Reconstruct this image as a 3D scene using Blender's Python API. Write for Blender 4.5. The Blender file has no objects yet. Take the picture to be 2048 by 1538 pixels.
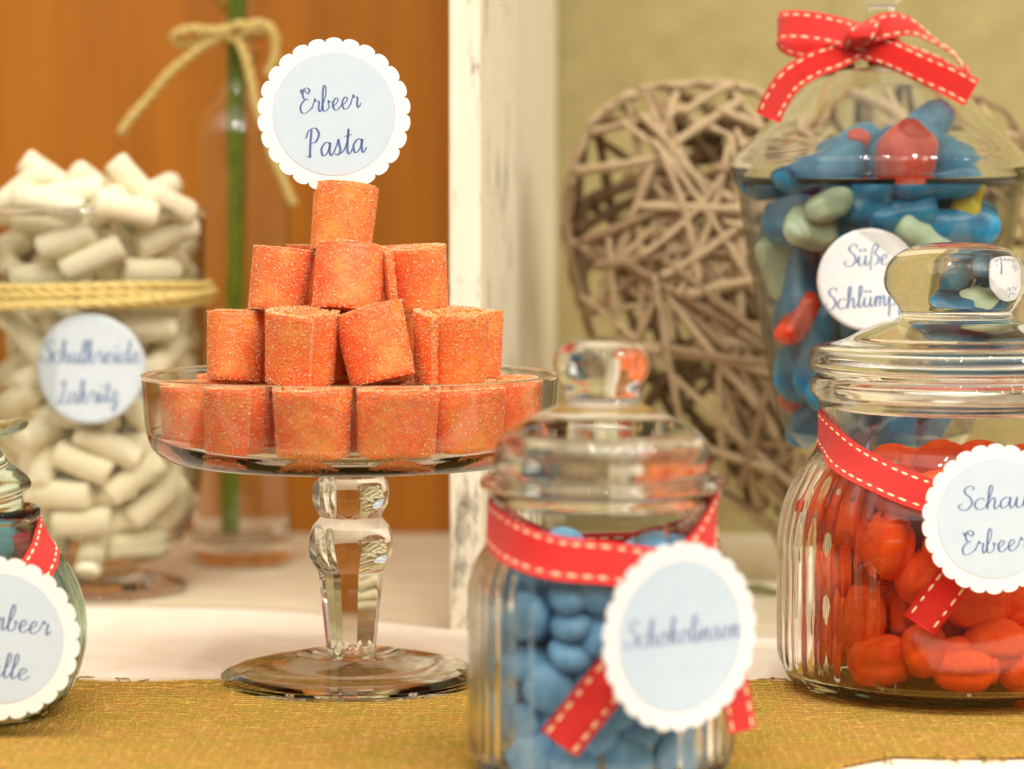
import bpy, math, random
import numpy as np
from mathutils import Vector, Matrix, noise, Euler

random.seed(7)
R = math.radians
scene = bpy.context.scene
col = scene.collection

# ------------------------------------------------------------------ camera (all lengths in cm; turned into metres at the end)
FPX, PX0, PY0 = 5327.0, 1024.0, 769.0
CAM_D, CAM_H, PITCH = 106.5, 18.55, R(3.6)
cam_data = bpy.data.cameras.new('camera')
cam = bpy.data.objects.new('camera', cam_data)
col.objects.link(cam)
cam.location = (0, -CAM_D, CAM_H)
cam.rotation_euler = (R(90) - PITCH, 0, 0)
cam_data.sensor_width = 36.0
cam_data.lens = 36.0 * FPX / 2048.0
cam_data.clip_start = 0.02
cam_data.clip_end = 50.0
cam_data.dof.use_dof = True
cam_data.dof.focus_distance = 1.015
cam_data.dof.aperture_fstop = cam_data.lens * 0.001 / (2 * 0.0068)
cam_data.dof.aperture_blades = 0
scene.camera = cam

# ------------------------------------------------------------------ world and lamps
world = bpy.data.worlds.new('World')
scene.world = world
world.use_nodes = True
wn = world.node_tree
bg = wn.nodes['Background']
tc = wn.nodes.new('ShaderNodeTexCoord')
sx = wn.nodes.new('ShaderNodeSeparateXYZ')
rp = wn.nodes.new('ShaderNodeValToRGB')
wn.links.new(tc.outputs['Generated'], sx.inputs[0])
mr = wn.nodes.new('ShaderNodeMapRange')
mr.inputs['From Min'].default_value = -1.0
wn.links.new(sx.outputs['Z'], mr.inputs['Value'])
wn.links.new(mr.outputs[0], rp.inputs[0])
rp.color_ramp.elements[0].position = 0.35
rp.color_ramp.elements[0].color = (0.18, 0.15, 0.11, 1)
rp.color_ramp.elements[1].position = 0.95
rp.color_ramp.elements[1].color = (1.0, 0.90, 0.74, 1)
e = rp.color_ramp.elements.new(0.56)
e.color = (0.14, 0.12, 0.085, 1)
e = rp.color_ramp.elements.new(0.74)
e.color = (0.62, 0.55, 0.44, 1)
wn.links.new(rp.outputs[0], bg.inputs['Color'])
bg.inputs['Strength'].default_value = 1.08

lamps = []
def area_lamp(name, loc, target, sx_, sy_, power, color):
    d = bpy.data.lights.new(name, 'AREA')
    d.shape = 'RECTANGLE'; d.size = sx_; d.size_y = sy_; d.energy = power; d.color = color
    o = bpy.data.objects.new(name, d); col.objects.link(o)
    o.location = loc
    o.rotation_euler = (Vector(target) - Vector(loc)).to_track_quat('-Z', 'Y').to_euler()
    lamps.append(o)
area_lamp('added_key_light', (-60, -150, 190), (0, 0, 5), 280, 190, 20, (1.0, 0.94, 0.84))  # broad soft light added overhead to brighten the sweets, not a real fixture
bulb = bpy.data.lights.new('spot_bulb', 'POINT')
bulb.energy = 16.5; bulb.color = (1.0, 0.945, 0.85); bulb.shadow_soft_size = 3.8
for i in range(7):
    for j in range(3):
        o = bpy.data.objects.new('spot_bulb', bulb); col.objects.link(o)
        o.location = (-50 + i * 52 + j * 9 + random.uniform(-5, 5), -225 + j * 68 + random.uniform(-6, 6), 212)
        lamps.append(o)

scene.view_settings.view_transform = 'Standard'
scene.view_settings.look = 'None'
scene.view_settings.exposure = 0.10
scene.view_settings.gamma = 1
cy = scene.cycles
cy.use_denoising = True
try: cy.denoiser = 'OPENIMAGEDENOISE'
except Exception: pass
cy.max_bounces = 18; cy.transmission_bounces = 16; cy.glossy_bounces = 8; cy.diffuse_bounces = 4
cy.transparent_max_bounces = 24
cy.caustics_reflective = False
cy.caustics_refractive = True
cy.blur_glossy = 0.3
cy.sample_clamp_indirect = 4.0
cy.sample_clamp_direct = 0.0

# ------------------------------------------------------------------ helpers
cp, sp = math.cos(PITCH), math.sin(PITCH)
def at(px, py, Y):
    """world point on the vertical plane Y seen at photograph pixel px, py"""
    dx = px - PX0; up = PY0 - py
    dy = FPX * cp + up * sp
    dz = -FPX * sp + up * cp
    k = (Y + CAM_D) / dy
    return Vector((dx * k, Y, CAM_H + dz * k))
def Zat(py, Y): return at(PX0, py, Y).z
def ppc(Y): return FPX / (Y + CAM_D)        # pixels per cm

def rgb(r, g, b):
    f = lambda v: ((v / 255) / 12.92 if v / 255 <= 0.04045 else ((v / 255 + 0.055) / 1.055) ** 2.4)
    return (f(r), f(g), f(b), 1)

def new_mat(name):
    m = bpy.data.materials.new(name); m.use_nodes = True
    nt = m.node_tree
    return m, nt, nt.nodes['Principled BSDF']

def coords(nt, scale=(1, 1, 1)):
    """object coordinates counted in cm"""
    t = nt.nodes.new('ShaderNodeTexCoord'); mp = nt.nodes.new('ShaderNodeMapping')
    mp.inputs['Scale'].default_value = [100 * s for s in scale]
    nt.links.new(t.outputs['Object'], mp.inputs[0])
    return mp.outputs[0]

def noise_node(nt, vec, scale, detail=4, rough=0.55):
    n = nt.nodes.new('ShaderNodeTexNoise')
    n.inputs['Scale'].default_value = scale; n.inputs['Detail'].default_value = detail
    n.inputs['Roughness'].default_value = rough
    nt.links.new(vec, n.inputs['Vector'])
    return n.outputs['Fac']

def ramp(nt, fac, stops):
    r = nt.nodes.new('ShaderNodeValToRGB')
    els = r.color_ramp.elements
    while len(els) < len(stops): els.new(0.5)
    for el, (p, c) in zip(els, stops): el.position = p; el.color = c
    nt.links.new(fac, r.inputs[0])
    return r.outputs[0]

def bump(nt, bs, h, strength=0.3, dist=0.05):
    b = nt.nodes.new('ShaderNodeBump')
    b.inputs['Strength'].default_value = strength; b.inputs['Distance'].default_value = dist * 0.01
    nt.links.new(h, b.inputs['Height']); nt.links.new(b.outputs[0], bs.inputs['Normal'])
    return b

def mixc(nt, fac, a, b, mode='MIX'):
    m = nt.nodes.new('ShaderNodeMix'); m.data_type = 'RGBA'; m.blend_type = mode
    for v, s in ((fac, m.inputs[0]), (a, m.inputs[6]), (b, m.inputs[7])):
        if hasattr(v, 'links') or hasattr(v, 'is_linked'): nt.links.new(v, s)
        else: s.default_value = v
    return m.outputs[2]

def mathn(nt, op, a, b=0.0):
    m = nt.nodes.new('ShaderNodeMath'); m.operation = op
    for v, s in ((a, m.inputs[0]), (b, m.inputs[1])):
        if hasattr(v, 'is_linked'): nt.links.new(v, s)
        else: s.default_value = v
    return m.outputs[0]

def simple(name, c1, c2, scale=3, rough=0.5, sss=0.0, sss_r=(0.003, 0.001, 0.0005), bumpv=0.0, bscale=20, coat=0.0, spec=0.5, rnd=0.0):
    m, nt, bs = new_mat(name)
    v = coords(nt)
    c = ramp(nt, noise_node(nt, v, scale), [(0.3, c1), (0.7, c2)])
    if rnd:
        oi = nt.nodes.new('ShaderNodeObjectInfo')
        hs = nt.nodes.new('ShaderNodeHueSaturation')
        mm = nt.nodes.new('ShaderNodeMapRange')
        mm.inputs['To Min'].default_value = 1 - rnd; mm.inputs['To Max'].default_value = 1 + rnd
        nt.links.new(oi.outputs['Random'], mm.inputs['Value'])
        nt.links.new(mm.outputs[0], hs.inputs['Value']); nt.links.new(c, hs.inputs['Color'])
        c = hs.outputs[0]
    nt.links.new(c, bs.inputs['Base Color'])
    bs.inputs['Roughness'].default_value = rough
    bs.inputs['Specular IOR Level'].default_value = spec
    if sss:
        bs.inputs['Subsurface Weight'].default_value = sss
        bs.inputs['Subsurface Radius'].default_value = (1, 0.35, 0.15) if sss_r is None else [x / max(sss_r) for x in sss_r]
        bs.inputs['Subsurface Scale'].default_value = max(sss_r or (0.003,))
    if coat: bs.inputs['Coat Weight'].default_value = coat; bs.inputs['Coat Roughness'].default_value = 0.12
    if bumpv: bump(nt, bs, noise_node(nt, v, bscale, 3), bumpv, 0.05)
    return m

def glass_mat(name, tint=(0.985, 0.99, 0.975, 1), ior=1.47, rough=0.0, wob=0.0):
    m, nt, bs = new_mat(name)
    nt.nodes.remove(bs)
    g = nt.nodes.new('ShaderNodeBsdfGlass')
    g.inputs['Color'].default_value = tint; g.inputs['IOR'].default_value = ior; g.inputs['Roughness'].default_value = rough
    if wob:
        b = nt.nodes.new('ShaderNodeBump'); b.inputs['Strength'].default_value = wob; b.inputs['Distance'].default_value = 0.0006
        nt.links.new(noise_node(nt, coords(nt), 0.8, 1), b.inputs['Height']); nt.links.new(b.outputs[0], g.inputs['Normal'])
    nt.links.new(g.outputs[0], nt.nodes['Material Output'].inputs[0])
    return m

M = {}
def thin_glass_mat(name, tint, edge, rough=0.0):
    """one face of a thin pane: straight through, with the mirror share that the angle gives"""
    m, nt, bs = new_mat(name)
    nt.nodes.remove(bs)
    lw = nt.nodes.new('ShaderNodeLayerWeight'); lw.inputs['Blend'].default_value = 0.5
    f = mathn(nt, 'ADD', mathn(nt, 'MULTIPLY', mathn(nt, 'POWER', lw.outputs['Facing'], 5.0), 0.90), 0.035)
    t = nt.nodes.new('ShaderNodeBsdfTransparent')
    nt.links.new(mixc(nt, mathn(nt, 'POWER', lw.outputs['Facing'], 3.0), tint, edge), t.inputs['Color'])
    g = nt.nodes.new('ShaderNodeBsdfGlossy'); g.inputs['Roughness'].default_value = rough
    mx = nt.nodes.new('ShaderNodeMixShader')
    nt.links.new(f, mx.inputs[0]); nt.links.new(t.outputs[0], mx.inputs[1]); nt.links.new(g.outputs[0], mx.inputs[2])
    nt.links.new(mx.outputs[0], nt.nodes['Material Output'].inputs[0])
    return m
M['thin'] = thin_glass_mat('thin_clear_glass', (0.975, 0.975, 0.965, 1), (0.36, 0.36, 0.28, 1))
M['thin_light'] = thin_glass_mat('thin_light_glass', (0.985, 0.985, 0.98, 1), (0.72, 0.72, 0.66, 1))
M['glass'] = glass_mat('clear_glass')
M['glass_wavy'] = glass_mat('clear_pressed_glass', wob=0.15)
M['glass_green'] = glass_mat('greenish_glass', (0.90, 0.955, 0.92, 1), wob=0.3)
M['glass_old'] = glass_mat('warm_clear_glass', (0.99, 0.99, 0.98, 1), wob=0.3)

# sugared fruit roll
def roll_material():
    m, nt, bs = new_mat('sugared_strawberry_gum')
    v = coords(nt)
    vor = nt.nodes.new('ShaderNodeTexVoronoi'); vor.inputs['Scale'].default_value = 16
    nt.links.new(v, vor.inputs['Vector'])
    c1 = ramp(nt, noise_node(nt, v, 0.9, 3), [(0.32, rgb(255, 100, 50)), (0.52, rgb(255, 128, 58)), (0.72, rgb(255, 158, 72))])
    grain = ramp(nt, noise_node(nt, v, 11, 3, 0.7), [(0.46, (0, 0, 0, 1)), (0.64, (1, 1, 1, 1))])
    c = mixc(nt, mathn(nt, 'MULTIPLY', grain, 0.35), c1, rgb(252, 186, 116))
    oi = nt.nodes.new('ShaderNodeObjectInfo')
    hs = nt.nodes.new('ShaderNodeHueSaturation')
    mm = nt.nodes.new('ShaderNodeMapRange'); mm.inputs['To Min'].default_value = 0.494; mm.inputs['To Max'].default_value = 0.506
    nt.links.new(oi.outputs['Random'], mm.inputs['Value']); nt.links.new(mm.outputs[0], hs.inputs['Hue'])
    nt.links.new(c, hs.inputs['Color'])
    nt.links.new(hs.outputs[0], bs.inputs['Base Color'])
    bs.inputs['Roughness'].default_value = 0.38
    bs.inputs['Subsurface Weight'].default_value = 0.6
    bs.inputs['Subsurface Radius'].default_value = (1, 0.25, 0.06)
    bs.inputs['Subsurface Scale'].default_value = 0.0025
    bump(nt, bs, vor.outputs['Distance'], 0.35, 0.03)
    return m
M['roll'] = roll_material()
def sugar_material():
    m, nt, bs = new_mat('sugar_crystals')
    g = nt.nodes.new('ShaderNodeNewGeometry')
    c = ramp(nt, g.outputs['Random Per Island'], [(0.0, rgb(255, 150, 84)), (0.5, rgb(255, 186, 120)), (0.75, rgb(255, 226, 170)), (1.0, rgb(255, 244, 215))])
    nt.links.new(c, bs.inputs['Base Color'])
    bs.inputs['Roughness'].default_value = 0.2
    bs.inputs['Specular IOR Level'].default_value = 0.9
    bs.inputs['Transmission Weight'].default_value = 0.25
    return m
M['sugar'] = sugar_material()
M['foam'] = simple('powdery_red_foam_sugar', rgb(238, 66, 8), rgb(246, 92, 14), 2.2, 0.75, sss=0.0, sss_r=(0.004, 0.0008, 0.0003), bumpv=0.7, bscale=13, spec=0.25, rnd=0.12)
M['lentil'] = simple('matte_blue_sugar_shell', rgb(98, 152, 198), rgb(128, 180, 216), 1.6, 0.42, sss=0.0, bumpv=0.12, bscale=6, spec=0.4, rnd=0.14)
M['chalk'] = simple('chalky_white_candy', rgb(238, 230, 196), rgb(246, 240, 216), 2.0, 0.75, sss=0.15, sss_r=(0.003, 0.0025, 0.0015), bumpv=0.25, bscale=9, spec=0.2, rnd=0.04)
M['gum_blue'] = simple('blue_fruit_gum', rgb(18, 98, 144), rgb(50, 138, 174), 1.2, 0.3, sss=0.3, sss_r=(0.001, 0.002, 0.004), rnd=0.2)
M['gum_pale'] = simple('pale_green_fruit_gum', rgb(170, 196, 168), rgb(196, 212, 180), 1.2, 0.35, sss=0.3, sss_r=(0.003, 0.003, 0.002))
M['gum_red'] = simple('red_fruit_gum', rgb(206, 50, 24), rgb(226, 76, 30), 1.2, 0.3, sss=0.3, sss_r=(0.004, 0.001, 0.0005))
M['gum_yellow'] = simple('yellow_fruit_gum', rgb(200, 176, 30), rgb(216, 196, 50), 1.2, 0.3, sss=0.3)
M['card'] = simple('white_card_paper', rgb(247, 245, 243), rgb(251, 249, 247), 2, 0.8, bumpv=0.08, bscale=40, spec=0.2)
M['print_blue'] = simple('pale_blue_print', rgb(204, 220, 233), rgb(211, 225, 237), 1.2, 0.8, bumpv=0.05, bscale=40, spec=0.2)
M['print_ring'] = simple('thin_lilac_print', rgb(212, 204, 216), rgb(218, 210, 220), 2, 0.8, spec=0.2)
M['print_plain'] = simple('off_white_label_paper', rgb(226, 226, 228), rgb(234, 232, 232), 2, 0.7, spec=0.3)
M['print_pale'] = simple('pale_blue_label_paper', rgb(200, 214, 226), rgb(210, 222, 232), 2, 0.7, spec=0.3)
M['ink'] = simple('slate_blue_ink', rgb(98, 114, 164), rgb(110, 126, 174), 3, 0.7, spec=0.2)
M['ink_soft'] = simple('grey_blue_ink', rgb(96, 122, 164), rgb(108, 134, 174), 3, 0.7, spec=0.2)
M['stitch'] = simple('cream_stitching_thread', rgb(252, 226, 176), rgb(255, 236, 196), 6, 0.7, bumpv=0.3, bscale=30, spec=0.2)

def ribbon_material():
    m, nt, bs = new_mat('red_grosgrain')
    uv = nt.nodes.new('ShaderNodeUVMap')
    s = nt.nodes.new('ShaderNodeSeparateXYZ'); nt.links.new(uv.outputs[0], s.inputs[0])
    w = mathn(nt, 'SINE', mathn(nt, 'MULTIPLY', s.outputs['X'], 2 * math.pi * 12))
    v = coords(nt)
    c = ramp(nt, noise_node(nt, v, 1.5, 3), [(0.3, rgb(226, 14, 4)), (0.7, rgb(240, 24, 6))])
    dark = mathn(nt, 'MULTIPLY', mathn(nt, 'ADD', w, 1.0), 0.10)
    c = mixc(nt, dark, c, rgb(170, 6, 6))
    nt.links.new(c, bs.inputs['Base Color'])
    bs.inputs['Roughness'].default_value = 0.55
    bs.inputs['Sheen Weight'].default_value = 0.15
    bump(nt, bs, w, 0.7, 0.02)
    return m
M['ribbon'] = ribbon_material()

def rope_material(name, a, b):
    m, nt, bs = new_mat(name)
    v = coords(nt)
    c = ramp(nt, noise_node(nt, v, 5, 5, 0.7), [(0.3, a), (0.7, b)])
    nt.links.new(c, bs.inputs['Base Color'])
    bs.inputs['Roughness'].default_value = 0.85
    bs.inputs['Specular IOR Level'].default_value = 0.2
    bump(nt, bs, noise_node(nt, v, 14, 5, 0.8), 0.8, 0.06)
    return m
M['rope'] = rope_material('pale_jute_fibre', rgb(222, 196, 112), rgb(242, 222, 156))
M['twig'] = rope_material('peeled_willow_twig', rgb(170, 146, 114), rgb(206, 182, 148))
M['shade_twig'] = rope_material('shade_dark_willow_twig', rgb(96, 76, 52), rgb(130, 104, 74))  # back twigs coloured dark to stand for the shade inside the heart
M['twig_grey'] = rope_material('grey_willow_twig', rgb(136, 112, 84), rgb(176, 148, 118))

def wood_panel_material():
    m, nt, bs = new_mat('orange_brown_veneer')
    v = coords(nt, (1, 1, 0.05))
    n1 = noise_node(nt, v, 0.35, 5, 0.6); n2 = noise_node(nt, v, 2.2, 5, 0.7)
    c = ramp(nt, n1, [(0.3, rgb(160, 94, 4)), (0.5, rgb(184, 112, 5)), (0.72, rgb(200, 128, 14))])
    c = mixc(nt, mathn(nt, 'MULTIPLY', n2, 0.35), c, rgb(138, 78, 4))
    nt.links.new(c, bs.inputs['Base Color'])
    bs.inputs['Roughness'].default_value = 0.45
    bump(nt, bs, n2, 0.15, 0.05)
    return m
M['veneer'] = wood_panel_material()

def paint_material(name, base, base2, worn, amount, vec_scale=(1, 1, 0.25), low=0.0):
    m, nt, bs = new_mat(name)
    v = coords(nt, vec_scale)
    c = ramp(nt, noise_node(nt, v, 0.6, 5), [(0.3, base), (0.7, base2)])
    n = noise_node(nt, v, 0.9, 8, 0.72)
    if low:
        sz = nt.nodes.new('ShaderNodeSeparateXYZ'); nt.links.new(coords(nt), sz.inputs[0])
        mz = nt.nodes.new('ShaderNodeMapRange'); mz.inputs['From Min'].default_value = 13; mz.inputs['From Max'].default_value = 7
        mz.inputs['To Max'].default_value = low
        nt.links.new(sz.outputs['Z'], mz.inputs['Value'])
        n = mathn(nt, 'ADD', n, mz.outputs[0])
    mask = ramp(nt, n, [(amount, (0, 0, 0, 1)), (amount + 0.07, (1, 1, 1, 1))])
    fine = ramp(nt, noise_node(nt, v, 5, 6, 0.8), [(0.42, (0, 0, 0, 1)), (0.6, (1, 1, 1, 1))])
    mk = mathn(nt, 'MULTIPLY', mask, mathn(nt, 'ADD', mathn(nt, 'MULTIPLY', fine, 0.7), 0.3))
    c = mixc(nt, mk, c, worn)
    nt.links.new(c, bs.inputs['Base Color'])
    bs.inputs['Roughness'].default_value = 0.6
    bs.inputs['Specular IOR Level'].default_value = 0.3
    bump(nt, bs, mathn(nt, 'ADD', mathn(nt, 'MULTIPLY', n, 0.6), mathn(nt, 'MULTIPLY', mk, -0.5)), 0.5, 0.08)
    return m
M['post'] = paint_material('worn_white_paint', rgb(240, 230, 206), rgb(246, 240, 222), rgb(98, 88, 66), 0.555, low=0.08)
M['side'] = paint_material('cream_paint', rgb(232, 222, 200), rgb(240, 232, 212), rgb(170, 150, 116), 0.66)
M['table'] = paint_material('cream_table_paint', rgb(222, 208, 178), rgb(236, 224, 200), rgb(150, 126, 92), 0.62, (0.25, 1, 1))
M['wall'] = paint_material('khaki_wall_paint', rgb(160, 146, 98), rgb(174, 160, 110), rgb(136, 122, 76), 0.66, (1, 1, 1))
M['cloth'] = simple('white_cotton', rgb(240, 226, 208), rgb(248, 238, 224), 0.6, 0.85, bumpv=0.3, bscale=8, spec=0.1)

def burlap_material():
    m, nt, bs = new_mat('ochre_burlap')
    v = coords(nt)
    dist = nt.nodes.new('ShaderNodeVectorMath'); dist.operation = 'ADD'
    nn = nt.nodes.new('ShaderNodeTexNoise'); nn.inputs['Scale'].default_value = 1.3; nn.inputs['Detail'].default_value = 3; nt.links.new(v, nn.inputs['Vector'])
    ms = nt.nodes.new('ShaderNodeVectorMath'); ms.operation = 'SCALE'; ms.inputs['Scale'].default_value = 0.8
    nt.links.new(nn.outputs['Color'], ms.inputs[0]); nt.links.new(v, dist.inputs[0]); nt.links.new(ms.outputs[0], dist.inputs[1])
    s = nt.nodes.new('ShaderNodeSeparateXYZ'); nt.links.new(dist.outputs[0], s.inputs[0])
    F = 2 * math.pi / 0.40
    wx = mathn(nt, 'SINE', mathn(nt, 'MULTIPLY', s.outputs['X'], F))
    wy = mathn(nt, 'SINE', mathn(nt, 'MULTIPLY', s.outputs['Y'], F))
    weave = mathn(nt, 'MULTIPLY', wx, wy)
    h = mathn(nt, 'MAXIMUM', mathn(nt, 'ADD', mathn(nt, 'MULTIPLY', weave, 0.5), mathn(nt, 'MULTIPLY', wx, 0.5)),
              mathn(nt, 'ADD', mathn(nt, 'MULTIPLY', weave, -0.5), mathn(nt, 'MULTIPLY', wy, 0.5)))
    n = noise_node(nt, v, 0.5, 5, 0.6)
    c = ramp(nt, n, [(0.3, rgb(196, 164, 60)), (0.46, rgb(222, 184, 84)), (0.56, rgb(230, 170, 84)), (0.7, rgb(234, 198, 116))])
    hole = ramp(nt, h, [(0.25, (1, 1, 1, 1)), (0.5, (0, 0, 0, 1))])
    c = mixc(nt, mathn(nt, 'MULTIPLY', hole, 0.7), c, rgb(120, 92, 28))
    c = mixc(nt, mathn(nt, 'MULTIPLY', noise_node(nt, v, 5, 4, 0.8), 0.35), c, rgb(216, 178, 92))
    nt.links.new(c, bs.inputs['Base Color'])
    bs.inputs['Roughness'].default_value = 0.9
    bs.inputs['Specular IOR Level'].default_value = 0.15
    bump(nt, bs, mathn(nt, 'ADD', h, mathn(nt, 'MULTIPLY', noise_node(nt, v, 10, 4), 0.6)), 1.0, 0.12)
    return m
M['burlap'] = burlap_material()

M['stem_green'] = simple('green_plant_stem', rgb(104, 134, 10), rgb(134, 160, 24), 1.5, 0.5)
M['leaf'] = simple('dusty_green_leaf', rgb(120, 122, 40), rgb(150, 146, 60), 1.5, 0.6)
M['gauze'] = None
def gauze_material():
    m, nt, bs = new_mat('sheer_cream_edging')
    v = coords(nt)
    c = ramp(nt, noise_node(nt, v, 4, 4, 0.7), [(0.3, rgb(206, 186, 140)), (0.7, rgb(236, 222, 190))])
    nt.links.new(c, bs.inputs['Base Color'])
    bs.inputs['Roughness'].default_value = 0.7
    a = ramp(nt, noise_node(nt, v, 9, 3, 0.7), [(0.35, (0.25, 0.25, 0.25, 1)), (0.6, (0.7, 0.7, 0.7, 1))])
    nt.links.new(a, bs.inputs['Alpha'])
    return m
M['gauze'] = gauze_material()

# ------------------------------------------------------------------ object helpers
def link_mesh(name, me, parent=None):
    o = bpy.data.objects.new(name, me); col.objects.link(o)
    if parent is not None: o.parent = parent
    return o

def mesh_from(verts, faces, mat, smooth=True, mats=None):
    me = bpy.data.meshes.new('mesh')
    me.from_pydata([tuple(v) for v in verts], [], faces)
    if mat is not None: me.materials.append(M[mat] if isinstance(mat, str) else mat)
    if smooth: me.polygons.foreach_set('use_smooth', [True] * len(me.polygons))
    me.update()
    return me

def tag(o, label=None, cat=None, group=None, kind=None):
    if label: o['label'] = label
    if cat: o['category'] = cat
    if group: o['group'] = group
    if kind: o['kind'] = kind
    return o

def thing(name, loc, label, cat, group=None, rot=(0, 0, 0)):
    o = bpy.data.objects.new(name, None); col.objects.link(o)
    o.location = loc; o.rotation_euler = rot; o.empty_display_size = 0.5
    return tag(o, label, cat, group)

def catmull(pts, k=8, closed=False):
    pts = [np.array(p, float) for p in pts]
    n = len(pts); out = []
    segs = n if closed else n - 1
    for i in range(segs):
        if closed: p0, p1, p2, p3 = pts[(i - 1) % n], pts[i], pts[(i + 1) % n], pts[(i + 2) % n]
        else:
            p1, p2 = pts[i], pts[i + 1]
            p0 = pts[i - 1] if i > 0 else 2 * p1 - p2
            p3 = pts[i + 2] if i + 2 < n else 2 * p2 - p1
        for s in range(k):
            t = s / k
            out.append(0.5 * ((2 * p1) + (-p0 + p2) * t + (2 * p0 - 5 * p1 + 4 * p2 - p3) * t * t + (-p0 + 3 * p1 - 3 * p2 + p3) * t ** 3))
    if not closed: out.append(pts[-1])
    return out

def lathe(profile, seg=96, mod=None):
    """closed surface of revolution; profile (r, z) from axis to axis; mod(phi, r, z, k) -> r"""
    verts, faces = [], []
    rings = []
    for k, (r, z) in enumerate(profile):
        if r < 1e-6:
            rings.append([len(verts)]); verts.append((0, 0, z))
        else:
            ring = []
            for i in range(seg):
                ph = 2 * math.pi * i / seg
                rr = mod(ph, r, z, k) if mod else r
                ring.append(len(verts)); verts.append((rr * math.sin(ph), -rr * math.cos(ph), z))
            rings.append(ring)
    for a, b in zip(rings[:-1], rings[1:]):
        if len(a) == 1 and len(b) == 1: continue
        for i in range(seg):
            j = (i + 1) % seg
            if len(a) == 1: faces.append((a[0], b[j], b[i]))
            elif len(b) == 1: faces.append((a[i], a[j], b[0]))
            else: faces.append((a[i], a[j], b[j], b[i]))
    return verts, faces

def tube(path, rad, sides=8, caps=True):
    path = [Vector(p) for p in path]
    verts, faces = [], []
    n = len(path)
    nrm = None
    for i, p in enumerate(path):
        t = (path[min(i + 1, n - 1)] - path[max(i - 1, 0)]).normalized()
        if nrm is None:
            nrm = t.orthogonal().normalized()
        nrm = (nrm - t * nrm.dot(t)).normalized()
        b = t.cross(nrm)
        r = rad(i / (n - 1)) if callable(rad) else rad
        for s in range(sides):
            a = 2 * math.pi * s / sides
            verts.append(p + nrm * (r * math.cos(a)) + b * (r * math.sin(a)))
    for i in range(n - 1):
        for s in range(sides):
            q = (s + 1) % sides
            faces.append((i * sides + s, i * sides + q, (i + 1) * sides + q, (i + 1) * sides + s))
    if caps:
        faces.append(tuple(reversed(range(sides)))); faces.append(tuple((n - 1) * sides + s for s in range(sides)))
    return verts, faces

def box_mesh(x0, x1, y0, y1, z0, z1, mat, bev=0.06):
    import bmesh
    bm = bmesh.new()
    bmesh.ops.create_cube(bm, size=1)
    for v in bm.verts:
        v.co.x = x0 if v.co.x < 0 else x1
        v.co.y = y0 if v.co.y < 0 else y1
        v.co.z = z0 if v.co.z < 0 else z1
    if bev: bmesh.ops.bevel(bm, geom=list(bm.edges), offset=bev, segments=2, affect='EDGES')
    me = bpy.data.meshes.new('mesh'); bm.to_mesh(me); bm.free()
    me.materials.append(M[mat])
    return me

# ------------------------------------------------------------------ the setting
def grid_sheet(x0, x1, y0, y1, nx, ny, zf, mat, edge=None):
    vs, fs = [], []
    for j in range(ny + 1):
        for i in range(nx + 1):
            x = x0 + (x1 - x0) * i / nx; v = j / ny
            ya, yb = (y0, y1) if edge is None else edge(x)
            y = ya + (yb - ya) * v
            vs.append((x, y, zf(x, y)))
    for j in range(ny):
        for i in range(nx):
            a = j * (nx + 1) + i
            fs.append((a, a + 1, a + nx + 2, a + nx + 1))
    return mesh_from(vs, fs, mat)

WALL_Y = 49.5
ground = tag(link_mesh('table_top', box_mesh(-90, 90, -28, WALL_Y + 8, -3.2, -0.35, 'table', 0.1)), kind='structure')
y = -28.0
k = 0
while y < WALL_Y - 1:
    w = 8.3
    me = box_mesh(-90, 90, y + 0.06, min(y + w, WALL_Y - 0.1) - 0.06, -0.34, -0.06 - 0.02 * (k % 3), 'table', 0.12)
    o = link_mesh('plank', me, ground)
    y += w; k += 1

wood_wall = tag(link_mesh('wood_panel_wall', box_mesh(-170, -1.0, WALL_Y, WALL_Y + 2, -0.05, 250, 'veneer', 0)), kind='structure')
khaki_wall = tag(link_mesh('khaki_wall', box_mesh(-0.9, 170, WALL_Y - 0.5, WALL_Y + 2, -0.05, 250, 'wall', 0)), kind='structure')

# white painted frame standing between the two backgrounds
pA = at(900, 1260, 11.7); pB = at(957, 1260, 11.7)
fr = thing('wooden_frame', (pA.x, 11.7, 0), 'tall worn white painted wooden frame standing upright between the orange panel and khaki wall', 'wooden frame')
fr.rotation_euler = (0, 0, 0)
wpost = (pB.x - pA.x)
def prism(pts, z0, z1, mat):
    n = len(pts)
    vs = [(x, y, z0) for x, y in pts] + [(x, y, z1) for x, y in pts]
    fs = [tuple(reversed(range(n))), tuple(range(n, 2 * n))] + [(i, (i + 1) % n, n + (i + 1) % n, n + i) for i in range(n)]
    me = mesh_from(vs, fs, mat, smooth=False)
    return me
o = link_mesh('front_post', prism([(0, 0), (wpost, 0), (wpost + 0.12, 0.1), (wpost + 1.7, 13), (wpost + 1.55, 13.2), (0.1, 13.2), (0, 0.2)][0:7], 0, 70, 'post'), fr)
b = o.modifiers.new('bevel', 'BEVEL'); b.width = 0.0008; b.segments = 2; b.limit_method = 'ANGLE'
p1 = at(1027, 900, 26) ; p2 = at(1112, 900, 48)
o = link_mesh('side_board', prism([(p1.x - pA.x, 13.3), (p2.x - pA.x, 36.8), (p2.x - pA.x - 1.5, 36.9), (p1.x - pA.x - 1.4, 13.3)], 0, 70, 'side'), fr)
o = link_mesh('bottom_rail', box_mesh(wpost + 0.25, 44, 13.4, 14.6, 0.0, 0.02 + 0.25, 'side', 0.08), fr)

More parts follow.
